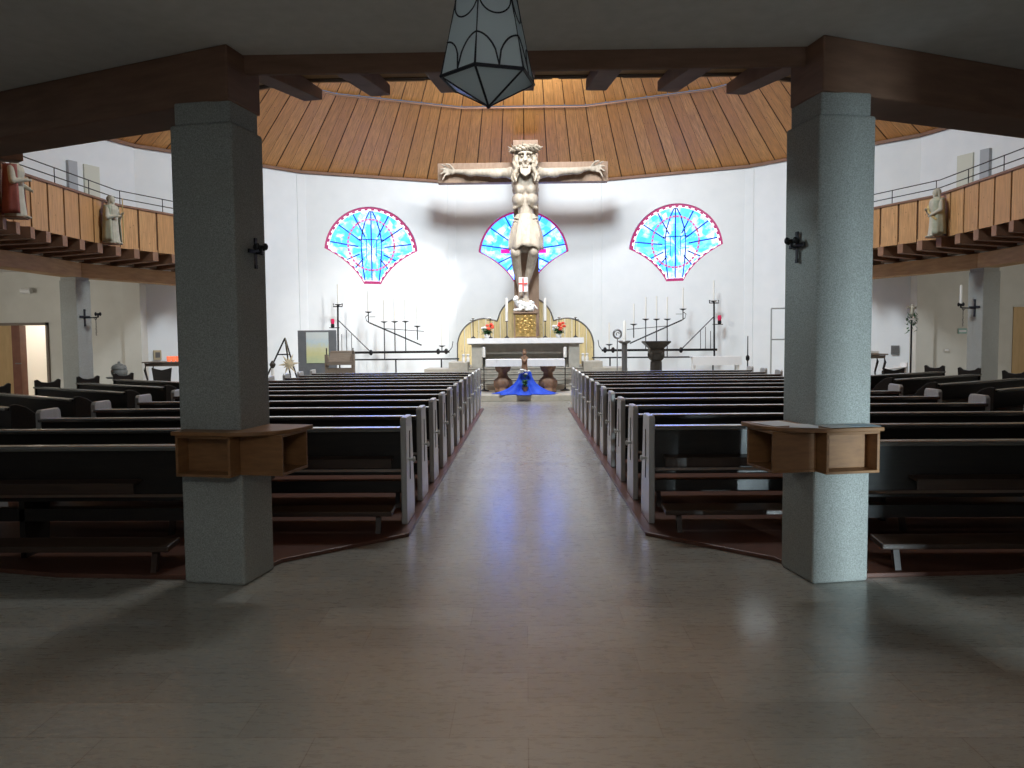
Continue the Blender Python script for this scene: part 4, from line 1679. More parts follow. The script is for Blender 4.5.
T = thing('paschal_candle_stand', 'tall metal candle stand with wide dish left of the dark flared stand', 'candle stand', (at(624.5, 373, 21.3).x, 21.3, ZS))
Z = lambda py: at(624.5, py, 21.3).z - ZS
m = MB()
m.lathe([(.18, 0), (.18, .03), (.085, .06), (.075, .2), (.075, Z(344)), (.05, Z(343))], (0, 0, 0), 14)
m.build('column', GREYMETAL, T, smooth=True)
m = MB()
m.lathe([(.06, Z(344)), (.14, Z(342.8)), (.18, Z(341.6)), (.17, Z(340.6)), (.05, Z(340.8))], (0, 0, 0), 20)
m.build('dish', GREYMETAL, T, smooth=True)
m = MB()
m.lathe([(.045, Z(340.8)), (.042, Z(322)), (.015, Z(320.5))], (0, 0, 0), 12)
m.build('candle', WAX, T, smooth=True)
T2 = thing('wreath', 'round metal wreath ring beside the tall candle stand', 'wreath', tuple(at(617.4, 334, 21.45)))
m = MB()
m.tube([(.105 * math.cos(q * PI / 12), 0, .115 * math.sin(q * PI / 12)) for q in range(24)], .028, 8, closed=True)
m.build('ring', GREYMETAL, T2, smooth=True)
m = MB()
m.tube([(.04 * math.cos(q * PI / 6) + .01, 0, .045 * math.sin(q * PI / 6)) for q in range(9)], .014, 6)
m.tube([(0, 0, -.12), (0, .05, at(617, 350, 21.45).z - at(617.4, 334, 21.45).z), (0, .05, ZS - at(617.4, 334, 21.45).z)], .014, 6)
m.build('hanger', GREYMETAL, T2)

# pyramid frame with straw star
T = thing('pyramid_frame', 'black metal pyramid frame left of the notice board', 'frame', (at(285, 380, 20.8).x, 20.8, ZS))
B = T.location
ap_ = at(285, 338, 20.8)
fl_ = at(269.5, 372, 20.8).x, at(301, 372, 20.8).x
feet = [(fl_[0], 20.45), (fl_[1], 20.45), (ap_.x, 21.2)]
slope = [Vector((x, y, .55)) for x, y in feet]
m = MB()
for q in slope:
    m.tube([ap_, q], .022, 6)
bw(m, 'edge', IRON, T, B)
m = MB()
t_ = .40
cr = [ap_.lerp(q, t_) for q in slope]
m.tube(cr, .018, 6, closed=True)
bw(m, 'cross_bar', IRON, T, B)
m = MB()
for q in slope:
    m.tube([q, (q.x, q.y, ZS)], .022, 6)
bw(m, 'leg', IRON, T, B)
sp_ = at(289, 364, 20.4)
T = thing('straw_star', 'straw star hanging inside the black pyramid frame', 'star', tuple(sp_))
STRAW = mat('straw', (0.70, 0.60, 0.42), 0.7)
m = MB()
for q in range(12):
    a_ = q * PI / 6 + .1
    l_ = .30 if q % 2 == 0 else .19
    d = Vector((math.cos(a_), 0, math.sin(a_)))
    s = Vector((-d.z, 0, d.x)) * .032
    m.add([(0, -.03, 0), tuple(d * l_ * .45 + s), tuple(d * l_), tuple(d * l_ * .45 - s), (0, .03, 0)], [(0, 1, 2, 3), (4, 3, 2, 1), (0, 4, 1), (0, 3, 4)])
m.build('rays', STRAW, T, recalc=True)
m = MB()
m.tube([(0, 0, .2), (-.1, .05, ap_.z - sp_.z)], .004, 4)
m.build('thread', STRAW, T)

# slim candle post at the pyramid
T = thing('candle_post', 'short pale candle post with dark cup in front of the pyramid frame', 'candle', (at(273, 380, 20.1).x, 20.1, ZS))
zz = at(273, 366, 20.1).z - ZS
m = MB()
m.lathe([(.12, 0), (.12, .02), (.045, .04), (.04, zz - .06)], (0, 0, 0), 12)
m.build('shaft', WHITEPAINT, T, smooth=True)
m = MB()
m.lathe([(.03, zz - .06), (.07, zz), (.08, zz + .05), (.05, zz + .09), (.02, zz + .14)], (0, 0, 0), 12)
m.build('cup', DARKBRONZE, T, smooth=True)

# white credence table with rod, white rack on the right
T = thing('credence_table', 'long low table under a white cloth against the right end of the back wall', 'table', (at(718, 370, 21.8).x, 22.0, ZS))
B = T.location
a, b = at(693, 357, 21.8), at(741, 365, 21.8)
m = MB()
m.bb(a.x, b.x, 21.8, 22.2, a.z - .04, a.z)
bw(m, 'top', WHITEPAINT, T, B)
m = MB()
m.bb(a.x - .015, b.x + .015, 21.785, 22.215, a.z, a.z + .01)
m.bb(a.x - .015, b.x + .015, 21.78, 21.788, b.z, a.z + .01)
bw(m, 'cloth', LINEN, T, B)
for x in (a.x + .06, b.x - .06):
    for y in (21.86, 22.14):
        m = MB()
        m.bb(x - .025, x + .025, y - .025, y + .025, ZS, a.z - .04)
        bw(m, 'leg', WHITEPAINT, T, B)
T = thing('snuffer_pole', 'slim black candle snuffer pole standing at the right pews front', 'pole', (at(747.5, 373, 20.6).x, 20.6, ZS))
hz = at(747.5, 336, 20.6).z - ZS
m = MB()
m.lathe([(.15, 0), (.15, .02), (.02, .04), (.014, hz * .75), (.012, hz)], (0, 0, 0), 12)
m.build('rod', IRON, T, smooth=True)
m = MB()
kz = at(747.5, 358, 20.6).z - ZS
m.lathe([(.02, kz - .08), (.05, kz - .04), (.05, kz + .04), (.02, kz + .08)], (0, 0, 0), 10)
m.build('collar', IRON, T, smooth=True)
T = thing('garment_rack', 'pale metal rack frame against the back wall beside the right pillar', 'rack', (at(788, 376, 21.5).x, 21.5, ZS))
hz = at(771, 308.5, 21.5).z - ZS
xw = at(771, 340, 21.5).x - T.location.x
z2 = at(771, 339.5, 21.5).z - ZS
RACK = mat('pale_grey_metal', (.42, .44, .44), .5, .2)
for s in (-1, 1):
    m = MB()
    m.tube([(xw * s, 0, 0), (xw * s, 0, hz)], .022, 8)
    m.tube([(xw * s, -.2, 0.02), (xw * s, .2, 0.02)], .022, 8)
    m.build('post', RACK, T)
for z in (hz, z2):
    m = MB()
    m.tube([(xw, 0, z), (-xw, 0, z)], .020, 8)
    m.build('bar', RACK, T)

# ------------------------------------------------------------------ doors under the galleries
def box_thing(name, boxes, material, kind='structure', parent=None, bevel=0.0):
    m = MB()
    for b in boxes:
        m.bb(*b)
    o = m.build(name, material, parent, bevel=bevel)
    if kind and not parent:
        o['kind'] = kind
    return o


BROWNEDGE = noisy('red_brown_door_edge', (0.16, 0.05, 0.025), (0.22, 0.08, 0.04), 4, 0.5)
d1 = box_thing('door_1', [(-14.6, -13.58, 20.24, 20.29, 0, 2.05)], YELLOWDOOR)
box_thing('door_edge', [(-13.58, -13.36, 20.16, 20.42, 0, 2.05)], BROWNEDGE, None, d1)
hd = MB()
hd.tube([(-13.45, 20.16, 1.05), (-13.45, 20.08, 1.05), (-13.30, 20.08, 1.05)], .014, 8)
hd.build('door_handle', GREYMETAL, d1, smooth=True)
box_thing('door_frame', [(-12.66, -12.60, 20.14, 20.36, 0, 2.12), (-14.62, -12.60, 20.14, 20.24, 2.05, 2.12)], LECTERNWOOD, None, d1)
d2 = box_thing('door_2', [(-12.74, -12.69, 20.5, 21.2, 0, 2.03)], WHITEPAINT)
hd = MB()
hd.tube([(-12.74, 21.1, 1.05), (-12.82, 21.1, 1.05), (-12.82, 20.98, 1.05)], .014, 8)
hd.build('door_handle', GREYMETAL, d2, smooth=True)
box_thing('wall_vestibule', [(-15.0, -12.0, 22.3, 22.4, 0, 3.5), (-15.1, -15.0, 20.5, 22.4, 0, 3.5), (-12.1, -12.0, 20.5, 22.4, 0, 3.5), (-15.1, -12.0, 20.5, 22.4, 3.4, 3.5)], WHITEPAINT)
area('vestibule_lamp', (-13.4, 21.3, 3.3), (-13.4, 21.9, 0.5), .8, .5, 75, (1, .90, .78))
d3 = box_thing('door_3', [(12.75, 13.6, 20.40, 20.45, 0, 2.30)], YELLOWDOOR)
box_thing('door_frame', [(12.5, 12.56, 20.2, 20.46, 0, 2.34), (12.56, 12.75, 20.42, 20.47, 0, 2.34), (12.5, 13.6, 20.3, 20.45, 2.30, 2.34)], SHADECREAM, None, d3)
# frame of the added light slot, and a window, behind the camera
GLASS = mat('window_glass', (1, 1, 1), 0.0, Transmission_Weight=1.0, IOR=1.1)
d4 = box_thing('light_slot_frame', [(4.39, 4.41, -2.28, -2.12, 0, 1.40), (4.65, 4.67, -2.28, -2.12, 0, 1.40), (4.39, 4.67, -2.28, -2.12, 1.37, 1.40)], GREYMETAL)
w4 = box_thing('window_4', [(-2.75, 2.75, -2.24, -2.16, 1.2, 1.28), (-2.75, 2.75, -2.24, -2.16, 2.67, 2.75), (-2.75, -2.68, -2.24, -2.16, 1.2, 2.75), (2.68, 2.75, -2.24, -2.16, 1.2, 2.75), (-.04, .04, -2.24, -2.16, 1.2, 2.75)], GREYMETAL)

# blinds and niche panels on the upper side walls
for sd, nm in ((-1, 'left'), (1, 'right')):
    p0, p1 = wv(2.5 * sd), wv(3.5 * sd)
    d = (p1 - p0).normalized()
    nrm = Vector((CW[0], CW[1], 0)) - (p0 + p1) / 2
    nrm.normalize()

    def panel(name, a0, a1, z0, z1, th, material):
        m = MB()
        q = [p0 + d * a0, p0 + d * a1]
        m.add([v + nrm * k + Vector((0, 0, z)) for v in q for k in (0.0, th) for z in (z0, z1)],
              [(0, 1, 3, 2), (4, 6, 7, 5), (0, 4, 5, 1), (2, 3, 7, 6), (0, 2, 6, 4), (1, 5, 7, 3)])
        return m.build(name, material)
    BLIND = mat('cream_blind_' + nm, (0.66, 0.67, 0.58), 0.8)
    o = panel('roller_blind', 1.08, 1.50, 5.2, 5.95, .05, BLIND)
    tag(o, 'cream roller blind hanging on the upper wall above the %s gallery' % nm, 'blind', 'blinds above the galleries')
    o2 = panel('wall_panel', 1.72, 1.95, 4.5, 5.95, .10, mat('grey_speaker_' + nm, (0.42, 0.45, 0.48), 0.7))
    tag(o2, 'tall narrow grey panel on the upper wall above the %s gallery' % nm, 'panel', 'panels above the galleries')

# ------------------------------------------------------------------ saints on the gallery fronts
def ring_at(px, r, sd):
    """point of the ring of radius r seen in the photo's column px (side galleries)"""
    best = None
    for i in range(4000):
        a = R(70 + 60 * i / 4000) * sd
        k = a / R(22.5)
        kk = math.floor(k - .5) + .5
        p = Vector((*gv(kk, r), 0)).lerp(Vector((*gv(kk + 1, r), 0)), k - kk)
        v = p - Vector((0, 0, 0))
        c = Vector((p.x, p.y, 2.5))
        x = 512 + FPX * (c.dot(_R)) / (c.dot(_F))
        e = abs(x - px)
        if best is None or e < best[0]:
            best = (e, p)
    return best[1]


STATUE_PALE = noisy('weathered_pale_carving', (0.42, 0.40, 0.32), (0.56, 0.53, 0.44), 7, 0.7, 0.2)
STATUE_GREEN = noisy('greenish_carved_robe', (0.34, 0.36, 0.27), (0.46, 0.47, 0.36), 7, 0.7, 0.2)
STATUE_RED = noisy('dull_red_cloak', (0.24, 0.06, 0.05), (0.32, 0.10, 0.08), 7, 0.7, 0.2)
STATUE_GOLD = noisy('ochre_sash', (0.50, 0.36, 0.14), (0.58, 0.44, 0.2), 7, 0.6, 0.2)


def saint(px, sd, h, label, cloak_mat, variant):
    p = ring_at(px, RI - .24, sd)
    inw = (Vector((*CG, 0)) - p)
    inw.z = 0
    inw.normalize()
    rz = math.atan2(inw.y, inw.x) + PI / 2      # local -y faces the nave
    T = thing('saint_statue', label, 'statue', (p.x, p.y, 3.70), rz, 'saints on the gallery fronts')
    s = h / 1.05
    m = MB()
    m.lathe([(.15 * s, 0), (.16 * s, .05 * s), (.135 * s, .3 * s), (.125 * s, .55 * s), (.15 * s, .74 * s), (.13 * s, .82 * s), (.05 * s, .87 * s)], (0, 0, 0), 16)
    m.ell((0, -.01 * s, .965 * s), (.068 * s, .078 * s, .09 * s))
    m.ell((0, -.085 * s, .955 * s), (.014 * s, .02 * s, .02 * s), n=8, m=6)
    m.ell((0, -.055 * s, .905 * s), (.04 * s, .03 * s, .045 * s), n=8, m=6)
    for q in range(9):
        a = -PI * q / 8
        m.cap((.13 * s * math.cos(a), .12 * s * math.sin(a), .02), (.11 * s * math.cos(a + .15), .10 * s * math.sin(a + .15), .55 * s), .022 * s, .014 * s, 7)
    e1, h1 = Vector((-.19 * s, -.03 * s, .56 * s)), Vector((-.07 * s, -.19 * s, .60 * s))
    e2, h2 = Vector((.19 * s, -.03 * s, .57 * s)), Vector((.10 * s, -.18 * s, .48 * s if variant != 1 else .66 * s))
    for sh, e, hh in ((Vector((-.13 * s, 0, .77 * s)), e1, h1), (Vector((.13 * s, 0, .77 * s)), e2, h2)):
        m.cap(sh, e, .06 * s, .052 * s)
        m.cap(e, hh, .05 * s, .03 * s)
        d_ = (hh - e).normalized()
        for q in range(4):
            b_ = hh + Vector((0, 0, (.018 - .012 * q) * s)) + d_ * .02 * s
            m.cap(b_, b_ + d_ * .05 * s + Vector((0, -.01 * s, -.01 * s)), .010 * s, .008 * s, 6)
        m.cap(hh + Vector((0, 0, .02 * s)), hh + d_ * .02 * s + Vector((0, 0, .05 * s)), .011 * s, .009 * s, 6)
    for sx in (-1, 1):
        m.ell((sx * .055 * s, -.15 * s, .02 * s), (.035 * s, .07 * s, .025 * s), n=8, m=6)
    body = sculpt(m, 'figure', STATUE_PALE, T, voxel=.011, smooth=2)
    m = MB()
    m.ell((0, .02 * s, .985 * s), (.078 * s, .08 * s, .082 * s))
    for sx in (-1, 1):
        m.cap((sx * .06 * s, .01, .97 * s), (sx * .065 * s, .02 * s, .86 * s), .03 * s, .02 * s, 8)
    m.build('hair', CARVEDARK if variant != 2 else STATUE_PALE, body, smooth=True)
    # cloak hanging from the shoulders, open in front
    m = MB()
    rows, cols = 10, 22
    vs, fs = [], []
    a0, a1 = (R(-35), R(215)) if variant != 2 else (R(-60), R(170))
    for i in range(rows + 1):
        t = i / rows
        for k in range(cols + 1):
            a = a0 + (a1 - a0) * k / cols
            r_ = (.155 + .045 * t + .012 * math.sin(9 * a) * t) * s
            vs.append((r_ * math.cos(a) * (1 + .12 * (1 - t)), r_ * math.sin(a), (.83 - .78 * t) * s))
    for i in range(rows):
        for k in range(cols):
            b = i * (cols + 1) + k
            fs.append((b, b + 1, b + cols + 2, b + cols + 1))
    m.add(vs, fs)
    ck = m.build('cloak', cloak_mat, T, smooth=True, angle=70)
    md = ck.modifiers.new('t', 'SOLIDIFY')
    md.thickness = .012
    if variant == 2:
        m = MB()
        m.tube([(-.15 * s, -.07 * s, .70 * s), (-.05 * s, -.16 * s, .58 * s), (.08 * s, -.165 * s, .45 * s), (.15 * s, -.1 * s, .36 * s)], .028 * s, 8)
        m.build('sash', STATUE_GOLD, T, smooth=True)
    m = MB()
    m.box(0, 0, .0, .30 * s, .30 * s, .02)
    m.v = [(x, y, z + .01 - .008) for x, y, z in m.v]
    m.build('base', JOISTWOOD, T)
    if variant == 1:
        m = MB()
        m.tube([(.10 * s, -.20 * s, .02), (.10 * s, -.20 * s, 1.0 * s)], .012, 7)
        m.build('staff', STATUE_GOLD, T)
    return T


saint(15, -1, 1.10, 'carved saint with a dull red cloak on the left gallery front, nearest the entrance', STATUE_RED, 0)
saint(112, -1, 1.03, 'pale carved saint with greenish cloak on the left gallery front, beside the pillar', STATUE_GREEN, 1)
saint(936, 1, 1.03, 'pale carved saint with ochre sash on the right gallery front', STATUE_GREEN, 2)

# ------------------------------------------------------------------ candle brackets
def bracket(loc, rz, label, candle, group, reach=.36):
    """wall bracket: local +x points out from the wall"""
    T = thing('candle_bracket', label, 'candle bracket', loc, rz, group)
    m = MB()
    m.box(.008, 0, 0, .014, .05, .34)
    m.box(.008, 0, .02, .014, .26, .05)
    for y, z in ((-.13, .02), (.13, .02), (0, .17), (0, -.17)):
        m.box(.010, y, z, .02, .05, .05, 0)
    m.build('cross_plate', IRON, T, bevel=.004)
    L_ = reach
    m = MB()
    m.tube([(.01, 0, 0), (L_ * .6, 0, 0), (L_, 0, .01)], .014, 7)
    if L_ > .2:
        m.tube([(.30, 0, -.0), (.30, 0, -.16)], .008, 6)
        m.tube([(.24, 0, 0), (.30, 0, -.06), (.33, 0, 0)], .007, 6)
    arm = m.build('arm', IRON, T)
    m = MB()
    m.lathe([(.015, .0), (.02, .05), (.055, .07), (.06, .09), (.045, .10), (.02, .10)], (L_, 0, 0), 12)
    for a in range(4):
        q = a * PI / 2
        m.ell((L_ + .06 * math.cos(q), .07 * math.sin(q), .08), (.028, .028, .045), n=8, m=6)
    m.build('candle_cup', IRON, T, smooth=True)
    if candle:
        m = MB()
        m.lathe([(.030, .10), (.026, .10 + candle - .02), (.008, .10 + candle)], (L_, 0, 0), 12)
        m.build('candle', WAX, T, smooth=True)
    if L_ > .2:
        m = MB()
        for q in range(5):
            z = -.17 - q * .05
            m.tube([(.30 + .013 * math.cos(w * PI / 4), (.013 * math.sin(w * PI / 4)) if q % 2 else 0, z - .018 + .022 * math.sin(w * PI / 4)) for w in range(8)], .004, 5, closed=True)
        m.build('chain', IRON, T)
    return T


for sd, lb in ((-1, 'dark candle bracket on the aisle side of the left near pillar'), (1, 'dark candle bracket on the aisle side of the right near pillar')):
    f = LF(sd)
    z = at(258 if sd < 0 else 789, 254 if sd < 0 else 248, 5.15).z
    p = f(-.012, .22, z)
    bracket(p, math.atan2(-f.u.y, -f.u.x), lb, 0, 'candle brackets on the pillars', .07).scale = (.6, .6, .52)
for sd, px, py, lb, cd in ((-1, 70, 318, 'candle bracket without candle on the pillar under the left gallery', 0), (1, 985, 308, 'candle bracket with tall white candle on the pillar under the right gallery', .42)):
    x, y = gv(4.5 * sd, RG)
    best = PI + R(11.25) if sd > 0 else -R(11.25)
    bracket((x + .222 * math.cos(best), y + .222 * math.sin(best), at(px, py, y).z), best, lb, cd, 'candle brackets on the pillars')

# ------------------------------------------------------------------ things at the left and right side walls
p = at(25, 291, 20.0)
T = thing('wall_lamp', 'small white cylindrical lamp on the wall above the open door', 'lamp', (p.x, 20.19, p.z))
m = MB()
m.tube([(0, 0, 0), (0, -.12, 0)], .05, 12)
m.build('mount', WHITEPAINT, T, smooth=True)
m = MB()
m.tube([(-.12, -.16, 0), (.14, -.16, 0)], .07, 16)
m.build('shade', WHITEPAINT, T, smooth=True)

# stone urn lantern
Yu = 18.2
p = at(119.5, 377, Yu)
zt = at(119.5, 362, Yu).z - .03
T = thing('stone_urn', 'grey round stone urn with domed lid on a small stand by the left wall', 'urn', (p.x, Yu, .03))
zb_ = at(119.5, 377, Yu).z - .03
m = MB()
m.lathe([(.16, 0), (.16, .03), (.05, .06), (.05, zb_ - .05), (.27, zb_ - .03), (.30, zb_), (.1, zb_)], (0, 0, 0), 16)
m.build('stand', STONE_GREY, T, smooth=True)
m = MB()
hh = zt - zb_
m.lathe([(.12, zb_), (.17, zb_ + hh * .15), (.185, zb_ + hh * .4), (.16, zb_ + hh * .55)], (0, 0, 0), 18)
m.build('bowl', STONE_GREY, T, smooth=True)
m = MB()
m.lathe([(.185, zb_ + hh * .56), (.15, zb_ + hh * .76), (.07, zb_ + hh * .88), (.03, zb_ + hh * .92), (.035, zb_ + hh), (.01, zb_ + hh * 1.04)], (0, 0, 0), 18)
m.build('lid', STONE_GREY, T, smooth=True)


def side_table(px0, px1, ptop, Yt, label):
    a, b = at(px0, ptop, Yt), at(px1, ptop, Yt)
    T = thing('side_table', label, 'table', ((a.x + b.x) / 2, Yt + .25, .03))
    w = abs(b.x - a.x) / 2
    z = a.z - .03
    m = MB()
    m.box(0, 0, z - .015, 2 * w, .55, .03)
    m.build('top', LECTERNWOOD, T, bevel=.006)
    m = MB()
    m.box(0, 0, z - .075, 2 * w - .12, .45, .07)
    m.build('frame', LECTERNWOOD, T)
    for sx in (-1, 1):
        for sy in (-1, 1):
            m = MB()
            m.tube([(sx * (w - .07), sy * .2, z - .04), (sx * (w - .04), sy * .2, z - .2), (sx * (w - .10), sy * .2, z - .45), (sx * (w - .05), sy * .2, 0)], [.035, .03, .022, .028], 8)
            m.build('leg', DARKBRONZE, T, smooth=True)
    return T, z


T, z = side_table(142, 186, 362, 18.6, 'small table with curved dark legs and lit votive candles by the left wall')
for i, (px, lb) in enumerate(((169, 'left one of three glowing red votive lights on the left side table'), (173.5, 'middle one of three glowing red votive lights on the left side table'), (178, 'right one of three glowing red votive lights on the left side table'))):
    p = at(px, 360, 18.8)
    V = thing('votive_light', lb, 'candle', (p.x, 18.8, z + .03), group='votive lights')
    m = MB()
    m.lathe([(.035, 0), (.05, .03), (.055, .13), (.048, .13), (.04, .02)], (0, 0, 0), 12)
    m.build('glass', mat('glowing_red_glass', (.7, .1, .05), .3, Emission_Color=(1.0, .22, .10, 1), Emission_Strength=.9), V, smooth=True)
    m = MB()
    m.lathe([(.03, .02), (.03, .08), (.005, .085), (.003, .1)], (0, 0, 0), 8)
    m.build('wax', WAX, V)
p = at(157, 355, 20.9)
dd, nn = (wv(-1.5) - wv(-2.5)).normalized(), None


def on_facet(px, py, k):
    """point where the photo's pixel meets wall facet k"""
    p0, p1 = wv(k - .5), wv(k + .5)
    n = Vector((CW[0], CW[1], 0)) - (p0 + p1) / 2
    n.normalize()
    d = _F + _R * ((px - 512) / FPX) - _U * ((py - 384) / FPX)
    e = Vector((0, 0, EYE))
    t = (p0 - e).dot(n) / d.dot(n)
    return e + d * t, math.atan2(n.y, n.x)


def wall_box(px, py, k, w, h, name, label, cat, material):
    q, a = on_facet(px, py, k)
    m = MB()
    m.box(.03, 0, 0, .05, w, h)
    o = m.build(name, material, bevel=.006)
    o.location = q
    o.rotation_euler = (0, 0, a)
    tag(o, label, cat)
    m = MB()
    m.box(.058, 0, -.0, .008, w * .6, h * .55)
    m.build('cover', GREYMETAL, o)
    return o


wall_box(157, 355, -2, .20, .26, 'thermostat_box', 'small beige box on the wall above the left side table', 'box', mat('beige_plastic', (.50, .42, .28), .5))
wall_box(895.5, 350, 2, .20, .24, 'switch_box', 'small grey square box on the wall left of the tall banner pole', 'box', mat('grey_plastic', (.16, .16, .16), .5))
for (px, py, w, h, lb, nm_) in ((962, 331, .22, .14, 'small green sign on the cream wall between pole and right pillar', 'wall_sign'), (946, 350, .12, .08, 'tiny pale switch on the cream wall below the green sign', 'wall_switch')):
    p = at(px, py, 20.2)
    m = MB()
    m.box(0, 0, 0, w, .03, h)
    o = m.build(nm_, mat('sign_teal', (.25, .42, .38), .5) if nm_ == 'wall_sign' else mat('switch_cream', (.52, .50, .45), .5), bevel=.004)
    o.location = (p.x, 20.182, p.z)
    tag(o, lb, 'sign' if nm_ == 'wall_sign' else 'switch')
    m = MB()
    m.box(0, -.018, 0, w * .8, .006, h * .35)
    m.build('stripe' if nm_ == 'wall_sign' else 'rocker', PAPER, o)


def side_chair(px, Yc, label, pale):
    p = at(px, 380, Yc)
    T = thing('side_chair', label, 'chair', (p.x, Yc, .03))
    m = MB()
    m.box(0, 0, .45, .44, .42, .04)
    m.build('seat', PEWWOOD, T, bevel=.01)
    top = at(px, 368, Yc).z - .03
    m = MB()
    prof = [(-.20, .62), (.20, .62), (.24, top), (.14, top - .03), (0, top - .06), (-.14, top - .03), (-.24, top)]
    m.prism(prof, .19, .22, lambda a, b, c: (a, c, b))
    m.build('backrest', PEWWOOD, T, bevel=.005)
    for sx in (-1, 1):
        m = MB()
        m.tube([(sx * .19, .2, 0), (sx * .19, .205, .66)], .02, 8)
        m.build('leg', PEWWOOD, T)
        m = MB()
        m.tube([(sx * .19, -.18, 0), (sx * .19, -.18, .45)], .02, 8)
        m.build('leg', PEWWOOD, T)
    return T


side_chair(158, 17.9, 'dark chair in front of the left side table', False)
side_chair(898, 16.6, 'dark chair by the right wall behind the right pillar', True)
T, z = side_table(852, 888, 354, 18.6, 'small side table by the right wall beside the right pillar')
for i, (dz_, lb) in enumerate(((.0, 'white tray on the right side table'),)):
    m = MB()
    m.box(0, 0, .02, .5, .3, .03)
    m.box(0, -.15, .04, .5, .02, .04)
    m.box(0, .15, .04, .5, .02, .04)
    o = m.build('tray', WHITEPAINT)
    o.location = (T.location.x, T.location.y, z + .032)
    tag(o, lb, 'tray')
p = at(893, 369, 17.0)
T = thing('white_lectern_board', 'white slanted reading board standing beside the dark chair at right', 'board', (p.x, 17.0, .03))
hz = p.z - .03
m = MB()
m.lathe([(.15, 0), (.15, .02), (.02, .04), (.02, hz - .05)], (0, 0, 0), 10)
m.build('stand', WHITEPAINT, T)
m = MB()
m.prism([(-.24, hz - .03), (.24, hz + .03), (.24, hz + .055), (-.24, hz - .005)], -.15, .15, lambda a, b, c: (a, c, b))
m.bb(.22, .25, -.15, .15, hz - .1, hz + .14)
m.build('rest', WHITEPAINT, T)

# banner pole with wreath of leaves
T = thing('processional_pole', 'tall dark pole topped by a pale figure and leaves by the right wall', 'pole', (at(910.5, 372, 18.4).x, 18.4, .03))
Z = lambda py: at(910, py, 18.4).z - .03
m = MB()
m.lathe([(.17, 0), (.17, .03), (.03, .06), (.022, .2), (.02, Z(320))], (0, 0, 0), 10)
m.build('pole', IRON, T, smooth=True)
m = MB()
rr = random.Random(21)
for q in range(70):
    a, b = rr.uniform(0, 2 * PI), rr.uniform(-1, 1)
    c = Vector((.11 * math.cos(a), .08 * math.sin(a), Z(319) + .13 * b - (.25 if q % 7 == 0 else 0)))
    d = Vector((rr.uniform(-1, 1), rr.uniform(-1, 1), rr.uniform(-1, .6))).normalized() * .07
    s = d.cross(Vector((0, 0, 1))).normalized() * .025
    m.add([c - d, c + s, c + d, c - s], [(0, 1, 2), (0, 2, 3)])
m.build('leaves', GREEN, T, recalc=False)
m = MB()
m.tube([(0, 0, Z(318)), (0, 0, Z(304.5))], .02, 8)
m.tube([(-.12, 0, Z(308)), (.10, 0, Z(308))], .018, 8)
m.ell((0, -.02, Z(305.5)), (.035, .03, .04), n=8, m=6)
m.cap((0, -.03, Z(308)), (0, -.03, Z(314)), .045, .035, 8)
m.cap((0, -.03, Z(308)), (-.10, -.02, Z(306.5)), .02, .014, 8)
m.cap((0, -.03, Z(308)), (.10, -.02, Z(306.5)), .02, .014, 8)
m.build('cross_figure', STATUE_PALE, T, smooth=True)

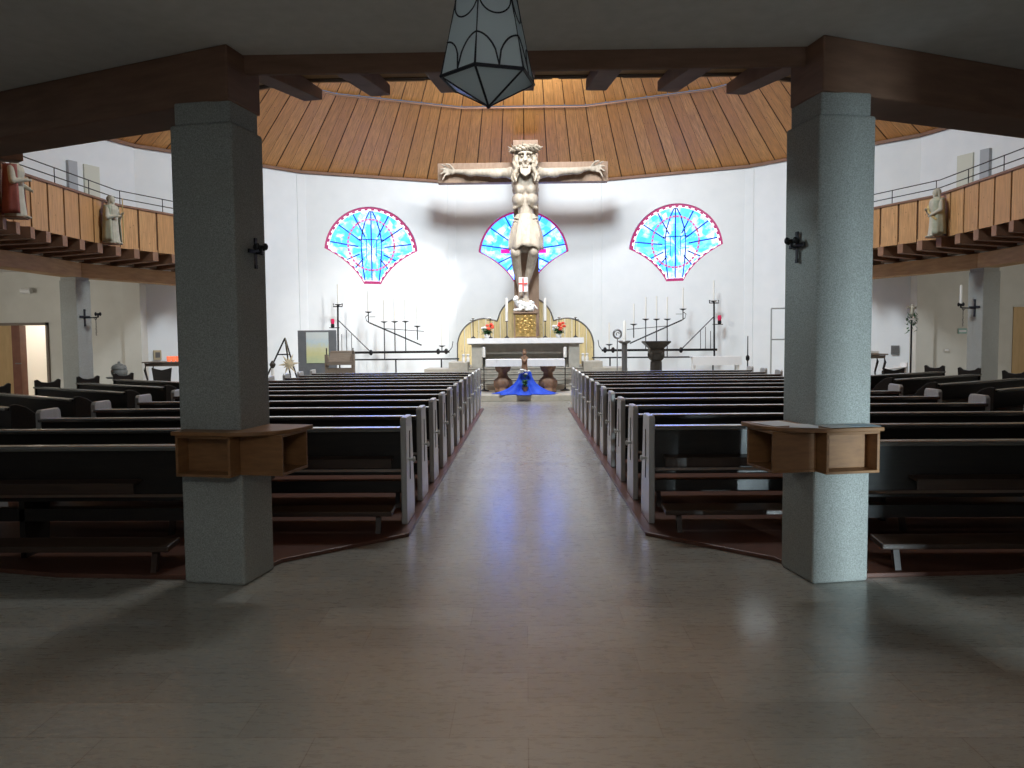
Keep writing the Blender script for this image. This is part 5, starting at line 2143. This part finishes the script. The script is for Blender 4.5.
# ------------------------------------------------------------------ hanging glass lantern
YL = 3.0
tip, rim, top = at(488.5, 106.5, YL), at(488.5, 80.5, YL), at(488.5, -8, YL)
T = thing('glass_lantern', 'six-sided leaded glass lantern hanging from the loft ceiling over the aisle', 'lantern', (tip.x, YL, rim.z))
rl, rt, hl, dn = .183, .112, top.z - rim.z, rim.z - tip.z
A0 = -PI / 2 - R(12.5)
hexp = lambda r, z: [Vector((r * math.cos(A0 + k * PI / 3), r * math.sin(A0 + k * PI / 3), z)) for k in range(6)]
lo, hi = hexp(rl, 0), hexp(rt, hl)
ap = Vector((0, 0, -dn))
for k in range(6):
    a, b, c, d = lo[k], lo[(k + 1) % 6], hi[(k + 1) % 6], hi[k]
    m = MB()
    n_ = ((a + b) / 2).normalized() * .003
    m.add([a, b, c, d, a - n_, b - n_, c - n_, d - n_], [(0, 1, 2, 3), (7, 6, 5, 4), (0, 4, 5, 1), (1, 5, 6, 2), (2, 6, 7, 3), (3, 7, 4, 0)])
    m.build('side_pane', LAMPGLASS, T)
    m = MB()
    up_ = Vector((0, 0, .003))
    m.add([a, b, ap, a + up_, b + up_, ap + up_], [(0, 2, 1), (3, 4, 5), (0, 1, 4, 3), (1, 2, 5, 4), (2, 0, 3, 5)])
    m.build('bottom_pane', LAMPGLASS, T)
m = MB()
for k in range(6):
    m.tube([hi[k], lo[k], ap], .0045, 6)
for ringp, r_ in ((lo, .007), (hi, .005)):
    m.tube(ringp, r_, 6, closed=True)
m.ell(ap, (.009, .009, .009), n=8, m=6)
m.build('lead_frame', LEAD, T)
m = MB()


def on_edge(k, u, t):
    """u in -1..1 across the two faces meeting at edge k, t height 0..1"""
    base = lo[k].lerp(hi[k], t)
    nb_ = lo[(k + 1) % 6].lerp(hi[(k + 1) % 6], t) if u > 0 else lo[(k - 1) % 6].lerp(hi[(k - 1) % 6], t)
    return base.lerp(nb_, abs(u) * .5) * 1.004


for k in range(6):
    m.tube([on_edge(k, u, .02 + .36 * math.sqrt(max(0, 1 - u * u))) for u in [q / 8 for q in range(-8, 9)]], .0034, 5)
m.build('lower_scallop', LEAD, T)
m = MB()
for k in range(6):
    m.tube([on_edge(k, u, .86 - .24 * math.sqrt(max(0, 1 - (abs(u) - 1) ** 2)) ) for u in [q / 8 for q in range(-8, 9)]], .0030, 5)
m.build('upper_scallop', LEAD, T)
m = MB()
m.lathe([(rt + .012, hl), (rt * .6, hl + .06), (.03, hl + .09), (.012, hl + .1)], (0, 0, 0), 6, A0)
m.build('cap', LEAD, T)
m = MB()
m.tube([(0, 0, hl + .09), (0, 0, 3.425 - rim.z)], .006, 6)
m.lathe([(.05, 3.425 - rim.z - .03), (.05, 3.425 - rim.z)], (0, 0, 0), 12)
m.build('rod', IRON, T)
m = MB()
m.lathe([(.018, hl - .02), (.018, hl - .09), (.022, hl - .10), (.032, hl - .15), (.02, hl - .19), (.005, hl - .2)], (0, 0, 0), 12)
m.build('bulb', mat('unlit_bulb', (.75, .75, .72), .3), T, smooth=True)
